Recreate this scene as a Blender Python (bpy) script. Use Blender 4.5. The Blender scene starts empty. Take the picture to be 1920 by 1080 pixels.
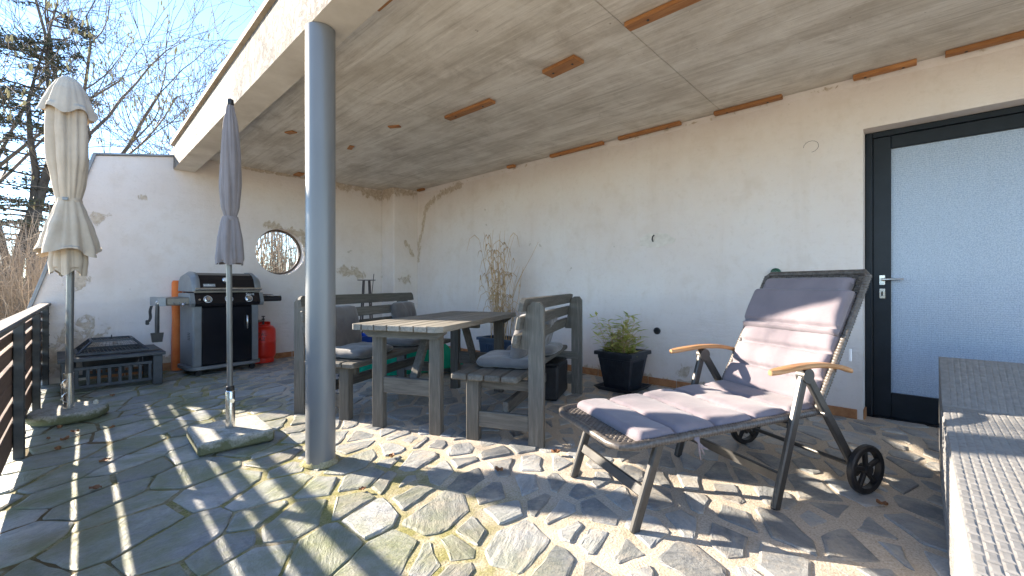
import bpy, bmesh, math, random
from mathutils import Vector, Matrix, noise
R = math.radians
random.seed(7)
SC = bpy.context.scene
COL = SC.collection

# ------------------------------------------------------------------ camera, sky, sun, exposure
# world axes: X runs towards the long wall with the door, Y towards the end wall with the round window, camera at X=Y=0
cam_d = bpy.data.cameras.new('camera')
cam = bpy.data.objects.new('camera', cam_d); COL.objects.link(cam)
cam.location = (0, 0, 1.0)
cam.rotation_euler = (R(90), 0, R(-46.72))
cam_d.sensor_width = 36; cam_d.lens = 15.19; cam_d.shift_y = -0.0031
cam_d.clip_start = 0.05; cam_d.clip_end = 2000
SC.camera = cam

SUN_EL = R(20.0)
SUN_H = Vector((-0.42, 0.9075, 0)).normalized()
sun_dir = SUN_H * math.cos(SUN_EL) + Vector((0, 0, math.sin(SUN_EL)))
W = bpy.data.worlds.new('World'); SC.world = W; W.use_nodes = True
nt = W.node_tree; nt.nodes.clear()
sky = nt.nodes.new('ShaderNodeTexSky'); sky.sky_type = 'NISHITA'; sky.sun_disc = False
sky.sun_elevation = SUN_EL
sky.sun_rotation = math.atan2(SUN_H.x, SUN_H.y)
sky.air_density = 1.0; sky.dust_density = 0.0; sky.ozone_density = 2.0; sky.altitude = 2500
bg = nt.nodes.new('ShaderNodeBackground'); bg.inputs['Strength'].default_value = 0.105
wo = nt.nodes.new('ShaderNodeOutputWorld')
nt.links.new(sky.outputs[0], bg.inputs['Color']); nt.links.new(bg.outputs[0], wo.inputs['Surface'])
sd = bpy.data.lights.new('sun', 'SUN'); sd.energy = 4.0; sd.angle = R(0.6); sd.color = (1.0, 0.88, 0.72)
so = bpy.data.objects.new('sun', sd); COL.objects.link(so)
so.rotation_euler = sun_dir.to_track_quat('Z', 'Y').to_euler(); so.location = sun_dir * 30
SC.view_settings.view_transform = 'Standard'; SC.view_settings.look = 'None'
SC.view_settings.exposure = 2.58; SC.view_settings.gamma = 1.0
SC.view_settings.use_curve_mapping = False
try:
    SC.cycles.max_bounces = 10; SC.cycles.diffuse_bounces = 6
except Exception: pass

# ------------------------------------------------------------------ material helpers
class NT:
    def __init__(s, name):
        s.m = bpy.data.materials.new(name); s.m.use_nodes = True
        s.t = s.m.node_tree; s.t.nodes.clear()
        s.out = s.t.nodes.new('ShaderNodeOutputMaterial')
        s.b = s.t.nodes.new('ShaderNodeBsdfPrincipled')
        s.t.links.new(s.b.outputs[0], s.out.inputs['Surface'])
    def n(s, typ, **kw):
        nd = s.t.nodes.new(typ)
        for k, v in kw.items(): setattr(nd, k, v)
        return nd
    def l(s, a, b): s.t.links.new(a, b)
    def setin(s, nd, key, v):
        i = nd.inputs[key]
        if hasattr(v, 'links') or isinstance(v, bpy.types.NodeSocket): s.l(v, i)
        else: i.default_value = v
    def pos(s): return s.n('ShaderNodeNewGeometry').outputs['Position']
    def objc(s): return s.n('ShaderNodeTexCoord').outputs['Object']
    def mapping(s, vec, scale=(1, 1, 1), rot=(0, 0, 0), loc=(0, 0, 0)):
        m = s.n('ShaderNodeMapping'); s.l(vec, m.inputs['Vector'])
        m.inputs['Scale'].default_value = scale; m.inputs['Rotation'].default_value = rot; m.inputs['Location'].default_value = loc
        return m.outputs[0]
    def noise(s, vec, scale=5, detail=5, rough=.55, dist=0):
        t = s.n('ShaderNodeTexNoise'); s.l(vec, t.inputs['Vector'])
        t.inputs['Scale'].default_value = scale; t.inputs['Detail'].default_value = detail
        t.inputs['Roughness'].default_value = rough; t.inputs['Distortion'].default_value = dist
        return t.outputs[0]
    def ramp(s, fac, stops):
        r = s.n('ShaderNodeValToRGB'); s.l(fac, r.inputs[0]); e = r.color_ramp.elements
        while len(e) < len(stops): e.new(.5)
        for i, (p, c) in enumerate(stops):
            e[i].position = p; e[i].color = (c, c, c, 1) if isinstance(c, (int, float)) else (*c, 1)
        return r.outputs[0]
    def math(s, op, a, b=None, clamp=False):
        m = s.n('ShaderNodeMath', operation=op, use_clamp=clamp)
        s.setin(m, 0, a)
        if b is not None: s.setin(m, 1, b)
        return m.outputs[0]
    def mix(s, fac, a, b, mode='MIX'):
        m = s.n('ShaderNodeMix', data_type='RGBA', blend_type=mode)
        s.setin(m, 0, fac)
        for k, v in ((6, a), (7, b)):
            if isinstance(v, tuple): m.inputs[k].default_value = (*v[:3], 1)
            else: s.l(v, m.inputs[k])
        return m.outputs[2]
    def color(s, c):
        if isinstance(c, tuple): s.b.inputs['Base Color'].default_value = (*c[:3], 1)
        else: s.l(c, s.b.inputs['Base Color'])
        return s
    def rough(s, v): s.setin(s.b, 'Roughness', v); return s
    def bump(s, h, strength=.3, dist=.01, prev=None):
        b = s.n('ShaderNodeBump'); b.inputs['Strength'].default_value = strength; b.inputs['Distance'].default_value = dist
        s.l(h, b.inputs['Height'])
        if prev is not None: s.l(prev, b.inputs['Normal'])
        s.l(b.outputs[0], s.b.inputs['Normal']); return b.outputs[0]
    def spots(s, vec, pts, soft):
        """max of soft blobs: (x,y,z,r) round a point or (x,y,z,r,x2,y2,z2) round a segment"""
        acc = None
        for it in pts:
            A = Vector(it[:3]); r = it[3]
            v1 = s.n('ShaderNodeVectorMath', operation='SUBTRACT'); s.l(vec, v1.inputs[0]); v1.inputs[1].default_value = A
            if len(it) > 4:
                D = Vector(it[4:7]) - A
                dt = s.n('ShaderNodeVectorMath', operation='DOT_PRODUCT'); s.l(v1.outputs[0], dt.inputs[0]); dt.inputs[1].default_value = D / D.length_squared
                tt = s.math('MULTIPLY', dt.outputs['Value'], 1.0, True)
                sc = s.n('ShaderNodeVectorMath', operation='SCALE'); sc.inputs[0].default_value = D; s.l(tt, sc.inputs['Scale'])
                v2 = s.n('ShaderNodeVectorMath', operation='SUBTRACT'); s.l(v1.outputs[0], v2.inputs[0]); s.l(sc.outputs[0], v2.inputs[1]); v1 = v2
            d = s.n('ShaderNodeVectorMath', operation='LENGTH'); s.l(v1.outputs[0], d.inputs[0])
            v = s.math('SUBTRACT', 1.0, s.math('DIVIDE', d.outputs['Value'], r))
            acc = v if acc is None else s.math('MAXIMUM', acc, v)
        return s.math('MAXIMUM', acc, -1.5)

MATS = {}
def simple(name, c1, c2=None, scale=8, stretch=(1, 1, 1), rough=.6, metal=0, bump=0, bscale=None, space='obj', spec=.5, lo=.35, hi=.65, bdist=.004):
    if name in MATS: return MATS[name]
    t = NT(name); v = t.objc() if space == 'obj' else t.pos()
    v = t.mapping(v, stretch)
    if c2 is None: t.color(c1)
    else: t.color(t.ramp(t.noise(v, scale, 6, .6), [(lo, c1), (hi, c2)]))
    t.rough(rough); t.b.inputs['Metallic'].default_value = metal
    t.b.inputs['Specular IOR Level'].default_value = spec
    if bump: t.bump(t.noise(v, bscale or scale * 4, 5, .6), bump, bdist)
    MATS[name] = t.m; return t.m

# plaster walls ------------------------------------------------------
def plaster(name, spots):
    t = NT(name); p = t.pos()
    big = t.noise(p, .9, 5, .6); mid = t.noise(p, 5, 6, .6); fine = t.noise(p, 60, 4, .6)
    c = t.ramp(big, [(.3, (.67, .585, .53)), (.5, (.72, .65, .605)), (.7, (.745, .695, .66))])
    c = t.mix(t.ramp(mid, [(.52, 0.0), (.74, .42)]), c, (.60, .51, .43))
    drip = t.noise(t.mapping(p, (7, 7, .6)), 1.0, 5, .6)
    c = t.mix(t.ramp(drip, [(.55, 0.0), (.75, .30)]), c, (.62, .54, .47))
    c = t.mix(t.ramp(t.noise(p, 24, 5, .7), [(.54, 0.0), (.70, .30)]), c, (.58, .51, .45))
    edge = t.noise(t.mapping(p, (1, 1, .7)), 8, 8, .72, .8)
    raw = t.spots(p, spots, .2)
    k = t.math('ADD', raw, t.math('MULTIPLY', t.math('SUBTRACT', edge, .5), 4.2))
    mask = t.ramp(k, [(.40, 0.0), (.50, 1.0)])
    halo = t.ramp(k, [(-.2 if False else .05, 0.0), (.45, .28)])
    chips = t.ramp(t.noise(t.mapping(p, (1, 1, 1), loc=(3, 8, 1)), 7, 3, .5), [(.745, 0.0), (.76, .8)])
    c = t.mix(halo, c, (.66, .58, .49))
    c = t.mix(mask, c, t.ramp(t.noise(p, 30, 4), [(.35, (.46, .37, .285)), (.65, (.60, .51, .41))]))
    c = t.mix(chips, c, (.50, .44, .37))
    t.color(c).rough(.92); t.b.inputs['Specular IOR Level'].default_value = .2
    trow = t.noise(t.mapping(p, (2, 2, 9), rot=(.3, .2, 0)), 2.2, 5, .6, .7)
    h = t.math('ADD', t.math('MULTIPLY', mid, .6), t.math('ADD', t.math('MULTIPLY', trow, .5), t.math('MULTIPLY', fine, .2)))
    h = t.math('SUBTRACT', h, t.math('MULTIPLY', mask, .5))
    h = t.math('SUBTRACT', h, t.math('MULTIPLY', chips, .3))
    t.bump(h, .6, .016)
    return t.m
back_spots = [(4.1, 4.9, 2.47, .07, 4.1, 5.46, 2.38), (4.1, 5.46, 2.37, .08, 4.1, 5.74, 2.25), (4.1, 5.74, 2.25, .06, 4.1, 5.82, 2.0), (4.1, 5.82, 2.0, .05, 4.1, 5.95, 1.65), (4.1, 5.95, 1.65, .07, 4.1, 5.97, 1.4),
              (4.1, 1.62, .17, .09), (4.1, -.4, 2.515, .022, 4.1, 4.9, 2.515), (4.1, 1.0, .05, .07, 4.1, 3.2, .05)]
end_spots = [(.34, 6.36, 1.70, .12), (.18, 6.36, 1.05, .13), (.85, 6.36, .12, .10, 1.05, 6.36, .12), (.0, 6.36, .2, .25, .25, 6.36, .4), (2.0, 6.36, 1.80, .09, 2.42, 6.36, 1.70), (2.42, 6.36, 1.7, .08, 2.5, 6.36, 1.45),
             (3.86, 6.0, 1.1, .13), (3.0, 6.36, 1.24, .10, 3.3, 6.36, 1.14), (3.88, 6.0, 1.68, .06, 4.0, 6.0, 1.5),
             (1.4, 6.36, 2.515, .025, 2.9, 6.36, 2.515), (2.9, 6.36, 2.50, .10, 3.62, 6.36, 2.47), (3.62, 6.3, 2.46, .16, 3.75, 6.0, 2.48), (3.75, 6.0, 2.49, .10, 4.05, 6.0, 2.48), (.7, 6.36, 1.98, .05)]
M_WALLB = plaster('plaster_long_wall', back_spots)
M_WALLE = plaster('plaster_end_wall', end_spots)

def concrete_ceiling():
    t = NT('board_marked_concrete'); p = t.pos()
    s1 = t.noise(t.mapping(p, (4.5, .75, 1)), 1.5, 8, .70, .25)
    s2 = t.noise(t.mapping(p, (3.2, .7, 1)), 1.1, 5, .6)
    f = t.noise(p, 55, 4, .7)
    c = t.ramp(s1, [(.3, (.50, .44, .37)), (.5, (.665, .61, .54)), (.72, (.80, .755, .69))])
    c = t.mix(t.ramp(s2, [(.42, 0.0), (.7, .55)]), c, (.45, .40, .33))
    c = t.mix(t.ramp(f, [(.62, 0.0), (.72, .5)]), c, (.38, .33, .27))
    blot = t.noise(p, 2.6, 7, .7, .4)
    c = t.mix(t.ramp(blot, [(.5, 0.0), (.66, .5)]), c, (.82, .78, .71))
    c = t.mix(t.ramp(blot, [(.30, .7), (.46, 0.0)]), c, (.40, .345, .285))
    pit = t.ramp(t.noise(p, 26, 3, .6), [(.70, 0.0), (.74, .75)])
    c = t.mix(pit, c, (.30, .25, .20))
    gr_ = t.noise(t.mapping(p, (42, 1.6, 1)), 1.0, 6, .68, .15)
    c = t.mix(t.ramp(gr_, [(.32, .55), (.47, 0.0)]), c, (.36, .31, .255))
    c = t.mix(t.ramp(gr_, [(.56, 0.0), (.70, .5)]), c, (.86, .82, .76))
    brd = t.n('ShaderNodeTexWave', wave_type='BANDS', bands_direction='X', wave_profile='SAW')
    t.l(t.mapping(p, (1, 1, 1)), brd.inputs['Vector']); brd.inputs['Scale'].default_value = 1.15; brd.inputs['Distortion'].default_value = .25; brd.inputs['Detail Scale'].default_value = .4
    line = t.ramp(brd.outputs[1], [(0.0, 1.0), (.035, 0.0)])
    gate = t.ramp(t.noise(t.mapping(p, (2, .6, 1)), 2.0, 4), [(.52, 0.0), (.64, .45)])
    c = t.mix(t.math('MULTIPLY', line, gate), c, (.20, .17, .13))
    t.color(c).rough(.9); t.b.inputs['Specular IOR Level'].default_value = .2
    h = t.math('ADD', t.math('MULTIPLY', brd.outputs[1], .12), t.math('ADD', t.math('MULTIPLY', gr_, .8), t.math('MULTIPLY', f, .3)))
    t.bump(h, .35, .012); return t.m
M_CEIL = concrete_ceiling()

def peeled():
    t = NT('peeling_painted_fascia'); p = t.pos()
    a = t.noise(t.mapping(p, (2, 2, 1.6), rot=(R(25), 0, 0)), 7.0, 7, .62, 1.2)
    f = t.noise(p, 40, 4, .6)
    m = t.ramp(a, [(.47, 0.0), (.50, 1.0)])
    under = t.ramp(f, [(.35, (.06, .052, .043)), (.65, (.095, .084, .07))])
    c = t.mix(m, under, (.155, .14, .122))
    t.color(c).rough(.85); t.bump(t.math('ADD', m, t.math('MULTIPLY', f, .3)), .5, .006); return t.m
M_FASC = peeled()
M_SOFFIT = simple('painted_soffit', (.50, .45, .39), (.66, .61, .54), scale=3, rough=.85, bump=.2, bscale=30, space='pos')

def slate():
    t = NT('slate_flagstone'); p = t.pos()
    at = t.n('ShaderNodeAttribute', attribute_name='tint')
    sep = t.n('ShaderNodeSeparateColor'); t.l(at.outputs['Color'], sep.inputs[0])
    vr = t.n('ShaderNodeVectorRotate', rotation_type='Z_AXIS'); t.l(p, vr.inputs['Vector'])
    t.l(t.math('MULTIPLY', sep.outputs[1], 6.28), vr.inputs['Angle'])
    g1 = t.noise(t.mapping(vr.outputs[0], (5, 26, 5)), 1.0, 7, .68, .4)
    g2 = t.noise(t.mapping(vr.outputs[0], (1.5, 3, 1)), 2.6, 6, .65, .8)
    f = t.noise(p, 70, 5, .7)
    c = t.ramp(g2, [(.26, (.175, .188, .198)), (.46, (.29, .298, .30)), (.62, (.39, .385, .365)), (.78, (.48, .445, .395))])
    c = t.mix(t.ramp(g1, [(.35, .45), (.6, 0.0)]), c, (.14, .15, .16))
    c = t.mix(t.ramp(f, [(.52, 0.0), (.70, .5)]), c, (.42, .405, .37))
    c = t.mix(t.ramp(f, [(.28, .6), (.44, 0.0)]), c, (.10, .105, .11))
    hsv = t.n('ShaderNodeHueSaturation'); t.l(c, hsv.inputs['Color'])
    t.l(t.math('ADD', t.math('MULTIPLY', sep.outputs[0], .75), .68), hsv.inputs['Value'])
    c = hsv.outputs[0]
    # algae film on the weathered strip beside the railing
    x = t.n('ShaderNodeSeparateXYZ'); t.l(p, x.inputs[0])
    strip = t.ramp(t.math('MULTIPLY', x.outputs[0], .5), [(.42, 1.0), (.78, 0.0)])
    alg = t.math('MULTIPLY', strip, t.ramp(t.noise(p, 3.2, 6, .65), [(.38, 0.0), (.60, .8)]))
    c = t.mix(alg, c, (.18, .20, .085))
    warm = t.ramp(t.noise(t.mapping(p, loc=(5, 2, 0)), 2.3, 5, .6), [(.55, 0.0), (.75, .4)])
    c = t.mix(warm, c, (.24, .18, .12))
    dust = t.ramp(t.noise(t.mapping(p, loc=(9, 4, 0)), 6.5, 7, .72), [(.48, 0.0), (.66, .65)])
    c = t.mix(t.math('MULTIPLY', dust, t.ramp(t.math('MULTIPLY', x.outputs[0], .5), [(.3, .15), (.7, 1.0)])), c, (.50, .43, .34))
    t.color(c).rough(t.ramp(g1, [(.3, .38), (.7, .62)]))
    t.b.inputs['Specular IOR Level'].default_value = .55
    t.bump(t.math('ADD', t.math('MULTIPLY', g1, .9), t.math('ADD', t.math('MULTIPLY', g2, .8), t.math('MULTIPLY', f, .5))), 0.7, .011)
    return t.m
M_STONE = slate()
def mortar():
    t = NT('sandy_mortar'); p = t.pos()
    f = t.noise(p, 120, 4, .7); m = t.noise(p, 9, 6, .65); b = t.noise(p, 1.7, 5, .6)
    c = t.ramp(f, [(.3, (.37, .30, .23)), (.5, (.54, .465, .375)), (.7, (.68, .605, .505))])
    c = t.mix(t.ramp(m, [(.5, 0.0), (.72, .5)]), c, (.38, .31, .22))
    x = t.n('ShaderNodeSeparateXYZ'); t.l(p, x.inputs[0])
    xw = t.math('ADD', t.math('MULTIPLY', x.outputs[0], .5), t.math('MULTIPLY', t.math('SUBTRACT', b, .5), .7))
    moss = t.math('MULTIPLY', t.ramp(xw, [(.50, 1.0), (.78, 0.0)]), t.ramp(m, [(.36, .25), (.55, .9)]))
    c = t.mix(moss, c, t.ramp(f, [(.35, (.13, .135, .03)), (.65, (.34, .31, .11))]))
    soil = t.math('MULTIPLY', t.ramp(xw, [(.12, 1.0), (.42, 0.0)]), t.ramp(b, [(.42, 0.0), (.56, .85)]))
    c = t.mix(soil, c, (.13, .09, .055))
    t.color(c).rough(.95); t.b.inputs['Specular IOR Level'].default_value = .15
    t.bump(t.math('ADD', f, t.math('MULTIPLY', m, 1.2)), .6, .008); return t.m
M_MORTAR = mortar()

def wood(name, stretch, cs, rough=.7, bs=.25):
    t = NT(name); v = t.mapping(t.objc(), stretch)
    oi = t.n('ShaderNodeObjectInfo')
    ad = t.n('ShaderNodeVectorMath', operation='ADD'); t.l(v, ad.inputs[0])
    cm = t.n('ShaderNodeCombineXYZ'); 
    for k in range(3): t.l(t.math('MULTIPLY', oi.outputs['Random'], 37.0 + 11 * k), cm.inputs[k])
    t.l(cm.outputs[0], ad.inputs[1]); v = ad.outputs[0]
    g = t.noise(v, 1.0, 7, .65, .5); g2 = t.noise(v, .25, 4, .6)
    c = t.ramp(g, [(.3, cs[0]), (.52, cs[1]), (.75, cs[2])])
    c = t.mix(t.ramp(g2, [(.4, 0.0), (.7, .45)]), c, cs[0])
    hs = t.n('ShaderNodeHueSaturation'); t.l(c, hs.inputs['Color'])
    t.l(t.math('ADD', t.math('MULTIPLY', oi.outputs['Random'], .35), .82), hs.inputs['Value'])
    t.color(hs.outputs[0]).rough(rough); t.b.inputs['Specular IOR Level'].default_value = .3
    t.bump(g, bs, .004); return t.m
GREY = ((.078, .072, .061), (.128, .118, .10), (.20, .184, .155))
M_WX = wood('grey_stained_wood_lengthwise', (5, 60, 60), GREY)
M_WY = wood('grey_stained_wood_crosswise', (60, 5, 60), GREY)
M_WZ = wood('grey_stained_wood_upright', (60, 60, 5), GREY)
PALE = ((.16, .146, .122), (.25, .231, .198), (.35, .327, .282))
M_TOPX = wood('weathered_table_top_wood', (5, 60, 60), PALE)
M_BATT = wood('orange_batten_wood', (50, 5, 50), ((.25, .10, .035), (.42, .19, .07), (.52, .27, .11)), .6)
M_ARM = wood('oiled_armrest_wood', (6, 60, 60), ((.40, .19, .08), (.52, .27, .12), (.60, .35, .18)), .45, .1)
M_RAIL = wood('bleached_handrail_wood', (60, 4, 60), ((.12, .11, .098), (.175, .163, .147), (.23, .215, .195)), .8)
M_SLAT = wood('brown_slat_board', (60, 4, 60), ((.13, .08, .06), (.18, .115, .085), (.23, .155, .12)), .6)
M_BLKSTEEL = simple('dark_painted_steel', (.025, .025, .027), (.05, .05, .05), scale=20, rough=.45, bump=.05)
M_COLUMN = simple('grey_painted_steel_column', (.145, .15, .155), (.18, .185, .19), scale=3, stretch=(1, 1, .3), rough=.38, metal=.12, spec=.6)
M_STEEL = simple('brushed_steel', (.55, .54, .52), (.68, .67, .65), scale=30, stretch=(1, 1, .1), rough=.22, metal=1)
M_POLE = simple('grey_parasol_pole', (.14, .145, .14), (.18, .18, .175), scale=10, rough=.35, metal=.4)
M_BASECON = None
def mosscon():
    t = NT('mossy_concrete'); p = t.pos(); z = t.n('ShaderNodeSeparateXYZ'); t.l(p, z.inputs[0])
    f = t.noise(p, 80, 4, .7); m = t.noise(p, 12, 6, .65)
    c = t.ramp(f, [(.3, (.26, .26, .23)), (.55, (.42, .41, .37)), (.75, (.55, .54, .50))])
    low = t.ramp(t.math('ADD', t.math('MULTIPLY', z.outputs[2], 8.0), t.math('MULTIPLY', t.math('SUBTRACT', m, .5), 1.4)), [(.38, 1.0), (.68, 0.0)])
    c = t.mix(t.math('MULTIPLY', low, .85), c, (.085, .095, .025))
    c = t.mix(t.ramp(m, [(.55, 0.0), (.7, .5)]), c, (.20, .21, .11))
    t.color(c).rough(.9); t.bump(t.math('ADD', f, m), .4, .006); return t.m
M_BASECON = mosscon()
def fabric(name, c1, c2, sheen=.2, fold=6):
    t = NT(name); v = t.objc()
    c = t.ramp(t.noise(v, fold, 5, .6), [(.3, c1), (.7, c2)])
    t.color(c).rough(.9); t.b.inputs['Specular IOR Level'].default_value = .15
    t.b.inputs['Sheen Weight'].default_value = sheen
    w = t.noise(v, 260, 2, .5); t.bump(t.math('ADD', t.math('MULTIPLY', w, .25), t.math('MULTIPLY', t.noise(v, 14, 5, .6), 1.0)), .3, .008); return t.m
M_BEIGE = fabric('beige_canvas', (.44, .36, .27), (.55, .465, .365))
M_GREYFAB = fabric('taupe_grey_canvas', (.19, .168, .168), (.245, .22, .22))
M_LILAC = fabric('mauve_grey_lounger_fabric', (.185, .158, .176), (.228, .196, .212))
M_CUSH = fabric('grey_velour_cushion', (.105, .10, .10), (.17, .162, .156), .4, 9)
M_CUSHB = fabric('brown_grey_cushion', (.10, .088, .082), (.15, .132, .122), .4, 7)
M_WICKER = simple('grey_wicker', (.20, .195, .19), (.27, .263, .255), scale=40, rough=.42, space='obj', bump=.15, bscale=120)
M_RATTAN = simple('brown_grey_rattan', (.06, .05, .043), (.14, .12, .103), scale=60, rough=.4, bump=.2, bscale=150)
M_ANTH = simple('anthracite_aluminium', (.055, .053, .05), (.075, .072, .068), scale=15, rough=.38, metal=.3)
M_BLKPLAST = simple('black_plastic', (.012, .012, .013), (.022, .022, .024), scale=20, rough=.45, bump=.1)
M_POT = simple('dark_blue_black_pot_plastic', (.012, .014, .019), (.022, .026, .034), scale=15, rough=.42)
M_BLUEPOT = simple('dark_blue_planter_plastic', (.025, .045, .085), (.035, .06, .11), scale=10, rough=.45)
M_DOOR = simple('dark_blue_black_door_frame', (.005, .009, .014), (.009, .014, .021), scale=12, rough=.4, bump=.05, spec=.3)
M_TILE = simple('terracotta_skirting_tile', (.30, .12, .045), (.46, .22, .09), scale=14, rough=.7, bump=.3, space='pos')
M_ORANGE = fabric('orange_tarpaulin', (.62, .13, .03), (.78, .22, .06))
M_RED = simple('red_gas_bottle_paint', (.62, .018, .008), (.70, .03, .012), scale=6, rough=.3)
M_GREEN = fabric('green_tarpaulin', (.0, .25, .15), (.012, .36, .23), .1)
M_BLUE = simple('blue_crate_plastic', (.01, .06, .36), (.014, .075, .42), scale=4, rough=.45)
M_CREAM = simple('pale_board', (.62, .55, .42), (.70, .63, .50), scale=9, rough=.7)
M_BRICK = simple('orange_brick', (.42, .12, .04), (.56, .19, .07), scale=18, rough=.85, bump=.5)
M_GRILLGREY = simple('grey_enamel', (.20, .21, .215), (.24, .25, .255), scale=9, rough=.4, metal=.3)
M_GRILLBLK = simple('black_enamel', (.006, .006, .009), (.01, .01, .013), scale=9, rough=.18)
M_SHELF = simple('taupe_grill_shelf', (.20, .18, .155), (.26, .235, .20), scale=9, rough=.4, metal=.5)
M_FIRE = simple('slate_grey_fire_pit_steel', (.045, .05, .058), (.075, .082, .092), scale=12, rough=.5, metal=.4, bump=.1)
M_WHITE = simple('white_print', (.8, .8, .8))
M_BLACKPRINT = simple('black_print', (.015, .012, .012))
M_CHROME = simple('chrome', (.75, .75, .75), rough=.15, metal=1)
M_RUST = simple('brown_painted_iron', (.05, .035, .035), (.09, .065, .06), scale=20, rough=.6)
M_GALV = simple('zinc_coping', (.20, .21, .22), (.28, .29, .30), scale=5, rough=.5, metal=.5)
M_STRAW = simple('dry_grass_straw', (.42, .26, .12), (.62, .42, .22), scale=12, rough=.7)
M_BAMBOO = simple('bamboo_leaf', (.26, .32, .045), (.52, .48, .11), scale=14, rough=.5)
M_SOIL = simple('potting_soil', (.03, .02, .013), (.06, .04, .025), scale=40, rough=.95, bump=.6)
M_LEAF = simple('dry_fallen_leaf', (.20, .085, .035), (.34, .17, .08), scale=30, rough=.7)
M_BARK = simple('dark_bark', (.05, .04, .034), (.10, .085, .07), scale=12, stretch=(1, 1, .3), rough=.9, bump=.5)
M_TWIG = simple('pale_brown_twig', (.24, .18, .12), (.42, .34, .25), scale=4, rough=.8)
M_TWIGD = simple('grey_brown_twig', (.08, .062, .048), (.16, .125, .095), scale=4, rough=.85)
M_NEEDLE = simple('conifer_needles', (.028, .038, .022), (.062, .068, .036), scale=2.5, rough=.7)
M_CATKIN = simple('hazel_catkin', (.26, .20, .08), (.38, .31, .14), scale=9, rough=.8)
M_GROUND = simple('winter_lawn_paled_for_bounce', (.34, .28, .18), (.52, .45, .32), scale=1.5, rough=.95, bump=.5, bscale=30, space='pos')  # lawn colour paled so the sunlit ground bounces fill onto ceiling and walls
M_DARKSHEET = simple('dark_grey_sheet', (.035, .036, .042), (.06, .06, .068), scale=8, rough=.55, bump=.4)
M_IVORY = simple('pale_stone', (.55, .50, .40), (.68, .63, .52), scale=30, rough=.8)
def frosted():
    t = NT('patterned_frosted_glass'); p = t.objc()
    mp = t.mapping(p, (1, 1, 1))
    x = t.n('ShaderNodeSeparateXYZ'); t.l(mp, x.inputs[0])
    sy = t.math('SINE', t.math('MULTIPLY', x.outputs[1], 520.0)); sz = t.math('SINE', t.math('MULTIPLY', x.outputs[2], 420.0))
    h = t.math('ADD', t.math('MULTIPLY', sy, .5), t.math('MULTIPLY', sz, .35))
    h = t.math('ADD', h, t.math('MULTIPLY', t.noise(p, 90, 3, .6), 2.2))
    c = t.ramp(t.noise(p, 150, 2, .6), [(.35, (.23, .30, .41)), (.65, (.37, .45, .56))])
    t.color(c).rough(.30); t.b.inputs['Specular IOR Level'].default_value = .9
    t.b.inputs['Coat Weight'].default_value = .4; t.b.inputs['Coat Roughness'].default_value = .2
    t.bump(h, .35, .003); return t.m
M_GLASS = frosted()
def clearglass():
    t = NT('wavy_clear_glass'); t.color((.95, .97, .97)).rough(.02)
    t.b.inputs['Transmission Weight'].default_value = 1.0; t.b.inputs['IOR'].default_value = 1.12
    return t.m
M_CLEAR = clearglass()

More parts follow.
